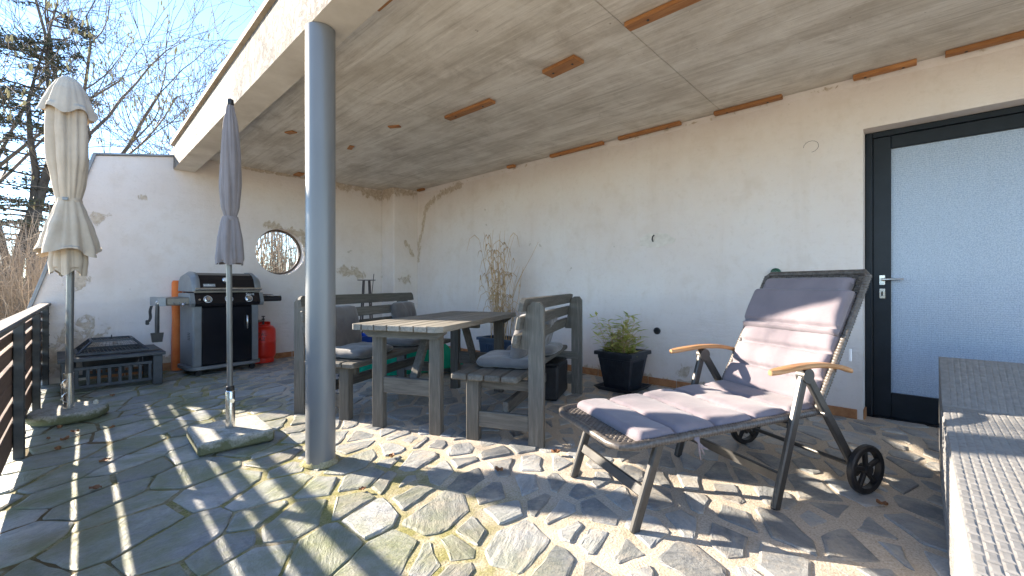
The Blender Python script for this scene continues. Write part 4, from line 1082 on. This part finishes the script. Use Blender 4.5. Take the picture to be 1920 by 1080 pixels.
for i, x in enumerate((-.205, .0, .205)):
    Mk = Matrix.Translation(on_panel(x, .40)) @ Matrix.Rotation(R(90) + -ang * 1.0, 4, 'X')
    k = MB().lathe([(.001, .030), (.020, .030), (.023, .004), (.030, .0), (.030, -.004), (.001, -.004)], 20).build('knob', M_CHROME, gr, smooth='auto'); k.matrix_local = Mk
    rgm = MB().lathe([(.036, .001), (.040, .001), (.040, .003), (.036, .003), (.036, .001)], 28, close=False).build('dial_ring', M_WHITE, k)
bt_ = MB().lathe([(.001, .012), (.010, .012), (.012, -.002), (.001, -.002)], 14).build('igniter', M_CHROME, gr, smooth='auto'); bt_.matrix_local = Matrix.Translation(on_panel(-.285, .35)) @ Matrix.Rotation(R(90) - ang, 4, 'X')
text('panel_lettering', 'Spirit', .042, M_WHITE, gr, Matrix.Translation(on_panel(.225, .87) + Vector((0, -.002, 0))) @ Matrix.Rotation(R(90) - ang, 4, 'X'))
# lid
def lidprof(k=0):
    pts_ = [(-.245, .925)]
    for i in range(13):
        a = R(8 + i * (150 - 8) / 12); pts_.append((.02 - .27 * math.cos(a) * (1.0), .93 + .215 * math.sin(a)))
    return pts_
LP_ = [(-.25, .935), (-.245, .985), (-.215, 1.065), (-.165, 1.115), (-.09, 1.14), (.03, 1.145), (.14, 1.12), (.20, 1.06), (.22, .935)]
ld = MB().prism([(-.285, py, pz - .008) for py, pz in LP_], (.57, 0, 0)).build('lid', M_GRILLBLK, gr)
for sx in (-1, 1):
    # slightly flared grey end caps
    a = [(sx * .272, py, pz) for py, pz in LP_]; b = [(sx * .300, py * 1.02, pz + .004) for py, pz in LP_]; c = [(sx * .345, py * .98 + .002, (pz - .935) * .86 + .930) for py, pz in LP_]
    n = len(LP_); e = MB().add(a + b + c, [(i, (i + 1) % n, n + (i + 1) % n, n + i) for i in range(n)] + [(n + i, n + (i + 1) % n, 2 * n + (i + 1) % n, 2 * n + i) for i in range(n)] + [tuple(range(n)), tuple(range(2 * n, 3 * n))])
    e.build('lid_end_cap', M_GRILLGREY, ld, smooth='auto')
    MB().bar((sx * .31, -.24, .955), (sx * .31, -.29, .955), .03, .03, .006).build('handle_bracket', M_GRILLGREY, ld)
MB().tube([(-.33, -.29, .955), (.33, -.29, .955)], .0135, 12).build('lid_handle', M_STEEL, ld, smooth='auto')
MB().box((0, -.248, .925), (.66, .012, .022), .004).build('lid_rim', M_SHELF, ld)
fn_ = Vector((0, -.08, .03)).normalized(); la = math.atan2(.03, .08)
def on_lid(x, t): return Vector((x, -.245 + .03 * t, .977 + .08 * t))
th = MB().lathe([(.001, .010), (.026, .010), (.031, .004), (.031, -.004), (.001, -.004)], 24).build('thermometer', M_CHROME, ld, smooth='auto'); th.matrix_local = Matrix.Translation(on_lid(-.02, .98)) @ Matrix.Rotation(R(90) - la - .15, 4, 'X')
MB().lathe([(.001, .0108), (.022, .0108), (.022, .0114), (.001, .0114)], 20).build('dial', M_WHITE, th)
bd = MB().box((0, 0, 0), (.115, .036, .006), .004).build('badge', M_GRILLGREY, ld); bd.matrix_local = Matrix.Translation(on_lid(-.185, .22)) @ Matrix.Rotation(R(90) - la, 4, 'X')
text('badge_lettering', 'weber', .036, M_WHITE, bd, Matrix.Translation((-.01, .002, .0036)))
MB().prism([(.040, .008, .003), (.048, .008, .003), (.044, -.010, .003)], (0, 0, .0012)).build('badge_mark', M_WHITE, bd)
# side shelves
MB().box((-.455, -.02, .825), (.22, .40, .085), .012).build('side_shelf', M_SHELF, gr)
MB().prism([(-.566, -.225, .78), (-.61, -.19, .78), (-.61, .15, .78), (-.566, .185, .78)], (0, 0, .09)).build('shelf_end', M_GRILLGREY, gr)
MB().box((.475, -.02, .832), (.25, .40, .064), .012).build('side_shelf', M_GRILLBLK, gr)
for k in range(3): MB().tube([(-.40 - k * .05, -.225, .815), (-.40 - k * .05, -.24, .80), (-.40 - k * .05, -.25, .81)], .003, 5).build('tool_hook', M_STEEL, gr)
MB().lathe([(.001, -.02), (.014, -.012), (.018, .0), (.012, .014), (.001, .016)], 14, c=(-.42, -.235, .79)).build('hose_coupling', M_CHROME, gr, smooth='auto')
# tools and cloth on the grill
ut = thing('grill_brush', 'long dark grill brush hanging from the left side shelf of the grill', 'brush', (.735, 5.72, .47))
MB().tube([(0, 0, .02), (0, 0, .19), (0.003, 0, .33)], [.019, .020, .016], 8).build('handle', M_ANTH, ut, smooth='auto')
MB().prism([(-.052, -.022, .035), (.052, -.022, .035), (.040, -.022, -.06), (-.040, -.022, -.06)], (0, .044, 0)).build('brush_head', M_BLKPLAST, ut)
MB().tube([(0, -.005, .33), (-.012, -.005, .345), (0, -.005, .365), (.012, -.005, .345), (0, -.005, .33)], .003, 5).build('hanging_loop', M_CHROME, ut)
cl_ = thing('dark_cloth', 'dark strap hanging beside the brush on the grill shelf end', 'strap', (.69, 5.745, .62))
MB().grid(4, 14, lambda u, v: (-.012 + .024 * u + .006 * math.sin(v * 7) - .02 * (1 - v) ** 2, .0 + .006 * math.sin(u * 9 + v * 3), v * .165)).build('strap_band', M_BLKPLAST, cl_, smooth=True)
MB().box((-.03, 0, -.005), (.03, .022, .05), .008).build('strap_end', M_BLKPLAST, cl_)
rg_ = MB(); rq = random.Random(3)
rg_.grid(14, 10, lambda u, v: (-.11 + .22 * u, -.10 + .20 * v, .006 + .016 * abs(noise.noise(Vector((u * 5, v * 5, 3)))) * math.sin(math.pi * u) + .01 * math.sin(math.pi * v)))
ob = rg_.build('grill_rag', simple('brown_rag', (.07, .05, .04), (.14, .10, .085), scale=9, rough=.9), smooth=True); tag(ob, 'crumpled brown rag lying on the right side shelf of the grill', 'rag')
ob.location = (1.335 + .455, 5.93 + .06, .864)

# ---- orange roll behind grill, gas bottle
orr = MB().lathe([(.050, .012), (.055, .05), (.052, .35), (.047, .6), (.052, .8), (.050, 1.02), (.04, 1.05), (.001, 1.05)], 20, close=False,
                 fn=lambda r, z, t, i: (r * (1 + .12 * noise.noise(Vector((math.cos(t) * 2, math.sin(t) * 2, z * 5)))), z)).build('rolled_tarpaulin', M_ORANGE, smooth=True)
tag(orr, 'orange rolled tarpaulin standing upright behind the grill', 'tarpaulin'); orr.location = (.985, 6.27, 0)
gb = thing('gas_bottle', 'red propane gas bottle with brass valve beside the grill', 'gas bottle', (1.85, 6.13, 0))
MB().lathe([(.118, .012), (.122, .012), (.124, .05), (.121, .068), (.117, .068), (.118, .012)], 36, close=False).build('foot_ring', M_RED, gb, smooth='auto')
MB().lathe([(.09, .05), (.120, .065), (.138, .09), (.142, .12), (.142, .265), (.1445, .268), (.1445, .276), (.142, .28), (.142, .40), (.136, .435), (.115, .465), (.08, .482), (.04, .49), (.001, .492)], 40, close=False).build('tank', M_RED, gb, smooth='auto')
MB().lathe([(.078, .475), (.080, .52), (.074, .524), (.072, .48)], 30, close=False, fn=lambda r, z, t, i: (r, z - (.03 if math.sin(t) < -.5 and i in (1, 2) else 0))).build('valve_collar', M_RED, gb, smooth='auto')
vl = MB().lathe([(.012, .485), (.012, .55), (.018, .555), (.018, .565), (.007, .568), (.007, .585), (.02, .588), (.02, .60), (.001, .602)], 14, close=False).build('valve', M_RUST, gb, smooth='auto')
MB().tube([(0, 0, .545), (-.05, -.01, .54), (-.10, -.02, .535)], [.012, .016, .020], 10).build('regulator', M_SHELF, vl, smooth='auto')
MB().tube([(-.09, -.02, .53), (-.14, -.03, .50), (-.20, -.02, .46), (-.24, .0, .40)], .008, 8).build('gas_hose', M_BLKPLAST, vl, smooth=True)
def curved_text(name, body, size, z, a0, rad_):
    o_ = text(name, body, size, M_BLACKPRINT, gb, Matrix.Identity(4))
    for v in o_.data.vertices:
        a = a0 + v.co.x / rad_; rr = rad_ + v.co.z; v.co = Vector((rr * math.cos(a), rr * math.sin(a), z + v.co.y))
curved_text('lettering', 'TOTAL', .058, .375, R(-128), .1434)
curved_text('lettering', 'GAZ', .058, .315, R(-122), .1434)

# ================================================================== SMALLER THINGS
# ---- tall iron stand in the corner
st = thing('iron_stand', 'tall thin legged brown iron stand in the corner behind the rear bench', 'stand', (3.13, 5.86, 0))
MB().lathe([(.001, 1.062), (.125, 1.062), (.128, 1.068), (.125, 1.074), (.001, 1.074)], 24).build('top_plate', M_RUST, st, smooth='auto')
for k in range(4):
    a = k * math.pi / 2 + .5; MB().bar((.055 * math.cos(a), .055 * math.sin(a), 1.06), (.13 * math.cos(a), .13 * math.sin(a), .01), .016, .016, .002).build('leg', M_RUST, st)
MB().bar((.03, -.05, .62), (.085, -.06, 1.16), .012, .008, .002).build('diagonal_rod', M_RUST, st)

# ---- dry grass planter
pg = thing('long_planter', 'long dark blue planter holding tall dry grass by the long wall', 'planter', (3.78, 3.66, 0))
def planter(par, w, l, h, mat, rim=.02, taper=.82, ribs=0):
    m = MB(); a, b = w / 2, l / 2
    def ringz(k, z): return [(-a * k, -b * (1 - (1 - k) * w / l), z), (a * k, -b * (1 - (1 - k) * w / l), z), (a * k, b * (1 - (1 - k) * w / l), z), (-a * k, b * (1 - (1 - k) * w / l), z)]
    L = [ringz(taper, .02), ringz(.97, h - .07), ringz(.99, h - .068), ringz(1.0, h - .03)]
    vs = sum(L, []); fs = [tuple(range(4))]
    for r in range(len(L) - 1): fs += [(r * 4 + k, r * 4 + (k + 1) % 4, r * 4 + 4 + (k + 1) % 4, r * 4 + 4 + k) for k in range(4)]
    m.add(vs, fs); m.build('tub', mat, par)
    r_ = MB()
    A, B, Cc = a + rim, b + rim, .03
    out = [(-A, -B), (A, -B), (A, B), (-A, B)]; inn = [(-a + .02, -b + .02), (a - .02, -b + .02), (a - .02, b - .02), (-a + .02, b - .02)]
    lv = [[(x, y, h - .035) for x, y in out], [(x, y, h - .012) for x, y in out], [(x * .985, y * .985, h) for x, y in out], [(x, y, h) for x, y in inn], [(x, y, h - .08) for x, y in inn]]
    vs = sum(lv, []); fs = []
    for q in range(4): fs += [(q * 4 + k, q * 4 + (k + 1) % 4, q * 4 + 4 + (k + 1) % 4, q * 4 + 4 + k) for k in range(4)]
    r_.add(vs, fs).build('rim', mat, par)
    MB().grid(8, 8, lambda u, v: ((u - .5) * (w - .045), (v - .5) * (l - .045), h - .06 + .012 * noise.noise(Vector((u * 6, v * 6, l))))).build('soil', M_SOIL, par)
    if ribs:
        for (ax, s_) in (('x', -1), ('y', -1), ('x', 1), ('y', 1)):
            ln = (l if ax == 'x' else w) * .62
            rb = MB()
            for k in range(ribs):
                u = (k / (ribs - 1) - .5) * ln
                def P(kk, z, o_):
                    d = (a if ax == 'x' else b) * kk + o_
                    uu = u * (.86 + .14 * (z / h))
                    return (s_ * d, uu, z) if ax == 'x' else (uu, s_ * d, z)
                rb.tube([P(taper + (.97 - taper) * .12, .06, .001), P(.958, h - .085, .001)], .0052, 5)
            rb.build('rib_relief', mat, par, kind=None)
planter(pg, .30, .66, .355, M_BLUEPOT, ribs=14)
stems = MB(); lv = MB(); q = random.Random(11)
for k in range(40):
    bx, by = q.uniform(-.07, .07), q.uniform(-.05, .22)
    ht = q.uniform(.85, 1.55); lean_x, lean_y = q.gauss(-.01, .045), q.gauss(.02, .14)
    P = []
    for i in range(8):
        t = i / 7; P.append((bx + lean_x * t * 1.2 + .012 * math.sin(t * 7 + k), by + lean_y * t ** 1.3 * 1.5 + .014 * math.sin(t * 9 + k * 2), .29 + ht * (t - .10 * t * t)))
    stems.tube(P, [.0052 * (1 - .6 * i / 7) for i in range(8)], 4, False)
    for _ in range(3):
        i = q.randint(2, 7); p = Vector(P[i]); a = q.uniform(0, 6.28); L = q.uniform(.10, .30)
        dx, dy = math.cos(a) * L * .45, math.sin(a) * L * .75
        if p.x + dx > .27: dx = -abs(dx)
        Q = [p, p + Vector((dx * .35, dy * .35, L * .22)), p + Vector((dx * .75, dy * .75, L * .05)), p + Vector((dx, dy, -L * .55))]
        lv.tube(Q, [.005, .0048, .0035, .0014], 3, False)
stems.build('grass_stems', M_STRAW, pg, smooth=True); lv.build('grass_blades', M_STRAW, pg, smooth=True)

# ---- bamboo pot
bpn = thing('potted_bamboo', 'small green bamboo in a square black ribbed pot with saucer, by the long wall', 'potted plant', (3.73, 2.06, 0))
planter(bpn, .34, .34, .375, M_POT, rim=.026, taper=.72, ribs=13)
ob = bpn
m = MB()
sa = [(-.20, -.20), (.20, -.20), (.20, .20), (-.20, .20)]
lvv = [[(x * .82, y * .82, .006) for x, y in sa], [(x, y, .045) for x, y in sa], [(x * .95, y * .95, .045) for x, y in sa], [(x * .8, y * .8, .018) for x, y in sa]]
vs = sum(lvv, []); fs = [(0, 1, 2, 3), (12, 13, 14, 15)]
for r_ in range(3): fs += [(r_ * 4 + k, r_ * 4 + (k + 1) % 4, r_ * 4 + 4 + (k + 1) % 4, r_ * 4 + 4 + k) for k in range(4)]
m.add(vs, fs).build('saucer', M_POT, bpn)
cn = MB(); lf = MB(); q = random.Random(5)
for k in range(70):
    bx, by = q.gauss(-.03, .05), q.gauss(.02, .06); ht = q.uniform(.10, .40); a = q.uniform(0, 6.28); sp_ = q.uniform(.02, .19)
    P = [Vector((bx + math.cos(a) * sp_ * t ** 1.5, by + math.sin(a) * sp_ * t ** 1.5, .31 + ht * t)) for t in (0, .25, .5, .75, 1)]
    cn.tube(P, [.0022, .002, .0018, .0015, .001], 4, False)
    for _ in range(6):
        p = P[q.randint(1, 4)]; b = q.uniform(0, 6.28); L = q.uniform(.07, .13); w = L * .14
        d = Vector((math.cos(b), math.sin(b), q.uniform(-.1, .8))).normalized(); n_ = d.cross(Vector((0, 0, 1))).normalized() * w; dr_ = Vector((0, 0, -L * .15))
        lf.add([p, p + d * L * .4 + n_, p + d * L + dr_, p + d * L * .4 - n_], [(0, 1, 2, 3)])
cn.build('canes', M_STRAW, bpn, smooth=True); lf.build('leaves', M_BAMBOO, bpn, recalc=False)

# ---- clutter under and behind the rear bench
cr = thing('plastic_crate', 'bright blue plastic crate on the floor behind the rear bench', 'crate', (2.55, 4.95, 0), R(14))
for (c, s_) in (((0, -.14, .20), (.36, .012, .38)), ((0, .14, .20), (.36, .012, .38)), ((-.174, 0, .20), (.012, .268, .38)), ((.174, 0, .20), (.012, .268, .38))):
    MB().box(c, s_, .003).build('side', M_BLUE, cr)
MB().box((0, 0, .018), (.336, .268, .012), .002).build('bottom', M_BLUE, cr)
for s_ in (-1, 1): MB().box((0, s_ * .15, .38), (.38, .012, .02), .003).build('rim', M_BLUE, cr)
for k in range(3): MB().box((-.1 + k * .1, -.148, .19), (.012, .008, .33), .002).build('rib', M_BLUE, cr)
bdp = MB().box((0, 0, .27), (.20, .02, .52), .003).build('leaning_board', M_CREAM); tag(bdp, 'pale board leaning upright beside the blue crate', 'board')
bdp.matrix_world = Matrix.Translation((2.25, 4.96, .008)) @ Matrix.Rotation(R(20), 4, 'Z') @ Matrix.Rotation(R(-9), 4, 'Y')
# green folded sunshade lying on the floor
gt_ = thing('green_tarp_bundle', 'green pleated tarp bundle lying under the rear bench', 'tarp', (2.85, 4.27, 0), R(-16))
def tarp(u, v):
    x = -.62 + 1.25 * u; a = math.pi * v
    r = .33 * (1 - .85 * max(0, (u - .72) / .28) ** 1.6) * (.85 + .15 * math.sin(u * 3))
    f = 1 + .06 * abs(math.sin(u * 34 + v * 3)) + .06 * noise.noise(Vector((u * 6, v * 5, 0)))
    return (x, -math.cos(a) * r * .55 * f, .012 + math.sin(a) ** .8 * r * f)
MB().grid(70, 22, tarp).build('tarp_cover', M_GREEN, gt_, smooth=True)
for u_, w_ in ((.34, .03),):
    MB().grid(3, 22, lambda u, v: tuple(Vector(tarp(u_ + w_ * u, v)) * 1.0 + Vector((0, -math.cos(math.pi * v) * .008, .008)))).build('grey_band', M_GRILLGREY, gt_, smooth=True)
bk = thing('orange_brick', 'orange clay brick on the floor under the rear bench', 'brick', (2.27, 4.50, 0), R(14))
MB().box((0, 0, .075), (.24, .115, .085), .012).build('block', M_BRICK, bk)
MB().box((0, 0, .022), (.30, .20, .022), .006).build('dark_tray', M_BLKPLAST, bk)
ds = thing('dark_sheet', 'dark grey plastic sheet lying flat in front of the planter', 'sheet', (3.35, 4.35, 0), R(10))
MB().grid(24, 24, lambda u, v: ((u - .5) * .85, (v - .5) * 1.1, .020 + .022 * abs(noise.noise(Vector((u * 4, v * 4, 2)))) + .012 * noise.noise(Vector((u * 11, v * 9, 7))))).build('sheet_fold', M_DARKSHEET, ds, smooth=True)
bx_ = thing('storage_box', 'black plastic box standing under the front bench', 'box', (3.06, 2.40, 0), AX)
MB().box((0, 0, .165), (.42, .22, .30), .02).build('box_body', M_BLKPLAST, bx_); MB().box((0, 0, .327), (.44, .24, .022), .008).build('box_lid', M_BLKPLAST, bx_)
tl = thing('hand_tool', 'blue and yellow hand tool lying on the far end of the front bench', 'tool', BP(*RB, -.62, -.02, .437), AX + R(15))
MB().tube([(-.12, 0, .02), (.02, 0, .022), (.10, 0, .018)], [.012, .018, .014], 8).build('grip', M_BLUEPOT, tl, smooth=True)
MB().tube([(-.17, 0, .02), (-.12, 0, .02)], [.014, .016], 8).build('collar', simple('yellow_plastic', (.6, .4, .03), rough=.5), tl, smooth=True)

# ---- fallen leaves
q = random.Random(17)
lsp = [(.02, 3.75), (.05, 3.95), (-.02, 4.05), (.10, 4.12), (.03, 4.3), (.20, 3.32), (.29, 3.1), (.14, 2.9), (1.86, 2.32), (1.80, 2.45), (1.72, 2.30), (1.62, 1.62), (1.27, 1.38), (2.02, 1.55), (.62, 2.5), (1.02, 1.95), (2.33, .98), (2.55, .12), (2.75, -.02), (.36, 5.2), (.85, 5.35), (.28, 4.05), (1.5, 2.05), (1.33, 2.20)]
for i, (lx, ly) in enumerate(lsp[:5] + lsp[5::2]):
    s_ = q.uniform(.016, .030); curl = q.uniform(.2, .6); m = MB(); sd_ = q.random() * 9
    def lf_(u, v):
        a = u * 2 - 1; b = (v * 2 - 1); w = max(.02, (1 - a * a)) ** .8 * (.55 + .20 * abs(math.sin(a * 7 + sd_)))
        return (a * s_, b * w * s_, .016 + s_ * curl * (b * b * .8 + .5 * a * a) + .004 * math.sin(a * 5 + b * 4 + sd_))
    m.grid(8, 6, lf_); ob = m.build('fallen_leaf', M_LEAF, smooth=True); ob.location = (lx, ly, 0); ob.rotation_euler = (0, 0, q.uniform(0, 6.28))
    tag(ob, 'small curled dry brown leaf lying on the stone paving', 'leaf', 'fallen leaves on the paving')

# ================================================================== TREES AND SHRUBS BEYOND THE TERRACE
GZ = -.55
def branch(mbs, p, d, L, r, depth, q, kids=3, bend=.25, up=.15, minr=.003, ends=None):
    """recursive limb; mbs indexed by depth"""
    n = 5; P = [Vector(p)]; rs_ = [r]; dd = Vector(d).normalized(); pts_ = []
    for i in range(n):
        dd = (dd + Vector((q.gauss(0, bend), q.gauss(0, bend), q.gauss(0, bend) + up)) * .35).normalized()
        P.append(P[-1] + dd * L / n); rs_.append(max(minr, r * (1 - .55 * (i + 1) / n))); pts_.append((P[-1], dd.copy(), rs_[-1]))
    mbs[min(depth, len(mbs) - 1)].tube(P, rs_, 6 if depth == 0 else 4 if depth == 1 else 3, False)
    if depth >= 4: 
        if ends is not None: ends.append((P[-1], dd))
        return
    for k in range(kids):
        i = q.choice([1, 2, 3, 4, 4]) if depth else q.choice([2, 3, 3, 4, 4])
        bp_, bd, br = pts_[i]; side = Vector((q.gauss(0, 1), q.gauss(0, 1), q.gauss(.25, .6))); side = (side - bd * side.dot(bd)).normalized()
        branch(mbs, bp_, bd * q.uniform(.55, 1.0) + side * q.uniform(.5, .9), L * q.uniform(.5, .78), max(minr, br * .68), depth + 1, q, kids, bend, up, minr, ends)

def bare_tree(loc, h, r, seed, label, lean=(0, 0), kids=4, mat=M_TWIGD, catk=False, levels=0):
    q = random.Random(seed); t = thing('bare_tree', label, 'tree', (loc[0], loc[1], GZ), 0, 'bare trees beyond the wall')
    mbs = [MB(), MB(), MB()]; ends = []
    branch(mbs, (0, 0, 0), (lean[0], lean[1], 1), h * .55, r, levels, q, kids, .35, .12, .0062, ends)
    for i in range(2): branch(mbs, (q.uniform(-.15, .15), q.uniform(-.15, .15), 0), (lean[0] + q.gauss(0, .25), lean[1] + q.gauss(0, .25), 1), h * .5, r * .8, levels, q, kids, .35, .12, .0062, ends)
    mbs[0].build('trunk', M_BARK if mat is M_TWIGD else mat, t, smooth=True); 
    if mbs[1].v: mbs[1].build('branches', mat, t, smooth=True)
    mbs[2].build('twigs', mat, t, smooth=True, kind='stuff')
    if catk:
        c = MB()
        for (p, d) in ends:
            for _ in range(2):
                a = p + Vector((q.gauss(0, .05), q.gauss(0, .05), q.uniform(-.12, .05))); L = q.uniform(.07, .13)
                c.tube([a, a - Vector((0, 0, L * .5)), a - Vector((q.gauss(0, .01), 0, L))], [.009, .015, .008], 4, False)
        c.build('catkins', M_CATKIN, t, smooth=True, kind='stuff')
    return t
# positions follow sight lines past the low left end of the wall
bare_tree((2.1, 15.5), 8.6, .12, 3, 'bare grey tree rising behind the end wall between the two parasols', (-.05, 0), 4)
bare_tree((3.0, 16.5), 9.6, .06, 8, 'slender hazel with hanging catkins close to the roof edge', (.05, 0), 4, M_TWIGD, True, 1)
bare_tree((2.0, 13.8), 8.2, .05, 12, 'slender hazel with catkins showing just right of the beige parasol', (.0, 0), 4, M_TWIGD, True, 1)
bare_tree((4.0, 17.5), 11.0, .06, 15, 'tall thin twiggy tree whose tips show just above the roof edge', (.0, 0), 4, M_TWIGD, True, 1)
bare_tree((-.9, 19.0), 11.5, .16, 23, 'large bare tree at the left edge reaching out of the picture', (.06, 0), 4)

def conifer(loc, h, seed, label, stems_=3):
    q = random.Random(seed); t = thing('conifer_tree', label, 'tree', (loc[0], loc[1], GZ)); tr = MB(); br = MB(); nd = MB()
    for s_ in range(stems_):
        ox, oy = q.uniform(-.5, .5), q.uniform(-.5, .5); lx, ly = q.gauss(0, .06), q.gauss(0, .06)
        P = [Vector((ox + lx * h * k / 9 + .12 * math.sin(k * 1.3 + s_), oy + ly * h * k / 9, h * (1 - .1 * s_) * k / 9)) for k in range(10)]
        tr.tube(P, [max(.02, .15 * (1 - k / 9.5)) for k in range(10)], 8, False)
        for _ in range(34):
            f = q.uniform(.30, .98); k = min(8, int(f * 9)); p = P[k].lerp(P[k + 1], f * 9 - k)
            a = q.uniform(0, 6.28); L = (2.3 * (1 - f) + .7) * q.uniform(.6, 1.05)
            d = Vector((math.cos(a), math.sin(a), q.uniform(.02, .28)))
            B = [p + d * L * u + Vector((0, 0, -.28 * L * u * u + .10 * L * u ** 3)) for u in (0, .25, .5, .75, 1)]
            br.tube(B, [.026, .02, .014, .009, .004], 4, False)
            side = d.cross(Vector((0, 0, 1))).normalized()
            for w in range(int(22 * L / 1.5)):
                u = q.uniform(.22, 1); i = min(3, int(u * 4)); b = B[i].lerp(B[i + 1], u * 4 - i)
                sl_ = q.uniform(.12, .42) * (1.15 - u * .5); sdn = q.choice((-1, 1))
                tip = b + side * sdn * sl_ + d * sl_ * .6 + Vector((0, 0, q.uniform(-.10, .04)))
                br.tube([b, tip], [.005, .0025], 3, False)
                for e in range(9):
                    c = b.lerp(tip, q.uniform(.15, 1.05)) + Vector((q.gauss(0, .02), q.gauss(0, .02), q.gauss(0, .02)))
                    n1 = Vector((q.gauss(0, 1), q.gauss(0, 1), q.gauss(.2, .5))).normalized(); n2 = n1.cross(Vector((q.gauss(0, 1), q.gauss(0, 1), q.gauss(0, 1)))).normalized()
                    l_, w_ = q.uniform(.07, .15), q.uniform(.018, .035)
                    nd.add([c - n2 * w_, c + n1 * l_ * .5 + n2 * w_ * .3, c + n1 * l_, c + n1 * l_ * .5 - n2 * w_], [(0, 1, 2, 3)])
    tr.build('trunk', M_BARK, t, smooth=True); br.build('branches', M_BARK, t, smooth=True); nd.build('crown', M_NEEDLE, t, recalc=False, kind='stuff'); return t
conifer((-.35, 15.0), 9.6, 31, 'dark sparse conifer with several trunks at the left edge', 3)

def shrub(loc, h, spread, n, seed, label, mat=M_TWIG, upright=.4, th=.006):
    q = random.Random(seed); t = thing('bare_shrub', label, 'shrub', (loc[0], loc[1], GZ), 0, 'leafless shrubs beyond the terrace'); m = MB(); m2 = MB()
    for k in range(n):
        a = q.uniform(0, 6.28); b = Vector((q.gauss(0, spread * .3), q.gauss(0, spread * .3), 0)); hh = h * q.uniform(.5, 1.05)
        ox, oy = math.cos(a) * spread * q.uniform(.1, 1) * (1 - upright), math.sin(a) * spread * q.uniform(.1, 1) * (1 - upright)
        P = []; wob = q.uniform(0, 6)
        for i in range(8):
            u = i / 7; P.append(b + Vector((ox * u ** 1.5 + .05 * math.sin(u * 6 + wob), oy * u ** 1.5 + .05 * math.cos(u * 5 + wob), hh * (u - (1 - upright) * .28 * u * u))))
        m.tube(P, [th * (1 - .75 * i / 7) + .001 for i in range(8)], 3, False)
        for _ in range(4):
            i = q.randint(2, 6); p = P[i]; d = Vector((q.gauss(0, 1), q.gauss(0, 1), q.gauss(.4, .6))).normalized(); L = q.uniform(.15, .5)
            m2.tube([p, p + d * L * .5, p + d * L + Vector((0, 0, .08 * L))], [.0032, .0026, .0012], 3, False)
    m.build('stems', mat, t, smooth=True, kind='stuff'); m2.build('twigs', mat, t, smooth=True, kind='stuff'); return t
shrub((-.45, 8.6), 2.9, 1.0, 240, 41, 'tangled pale brown shrub just beyond the railing at the left edge')
shrub((-.15, 10.2), 3.4, 1.2, 220, 42, 'taller twiggy shrub behind the tangled one, under the conifer', M_TWIG, .45)
shrub((.10, 8.0), 2.3, .8, 190, 43, 'low twiggy shrub against the slanting end of the wall')
shrub((2.75, 8.5), 3.4, .9, 170, 44, 'upright pale shrub seen through the round window', M_TWIG, .75, .008)
shrub((3.3, 9.8), 3.6, 1.1, 170, 45, 'second upright shrub farther back behind the round window', M_TWIG, .75, .010)
shrub((-1.3, 12.0), 3.6, 1.3, 130, 46, 'brown twiggy shrub standing in front of the conifer trunks', M_TWIGD, .5, .009)
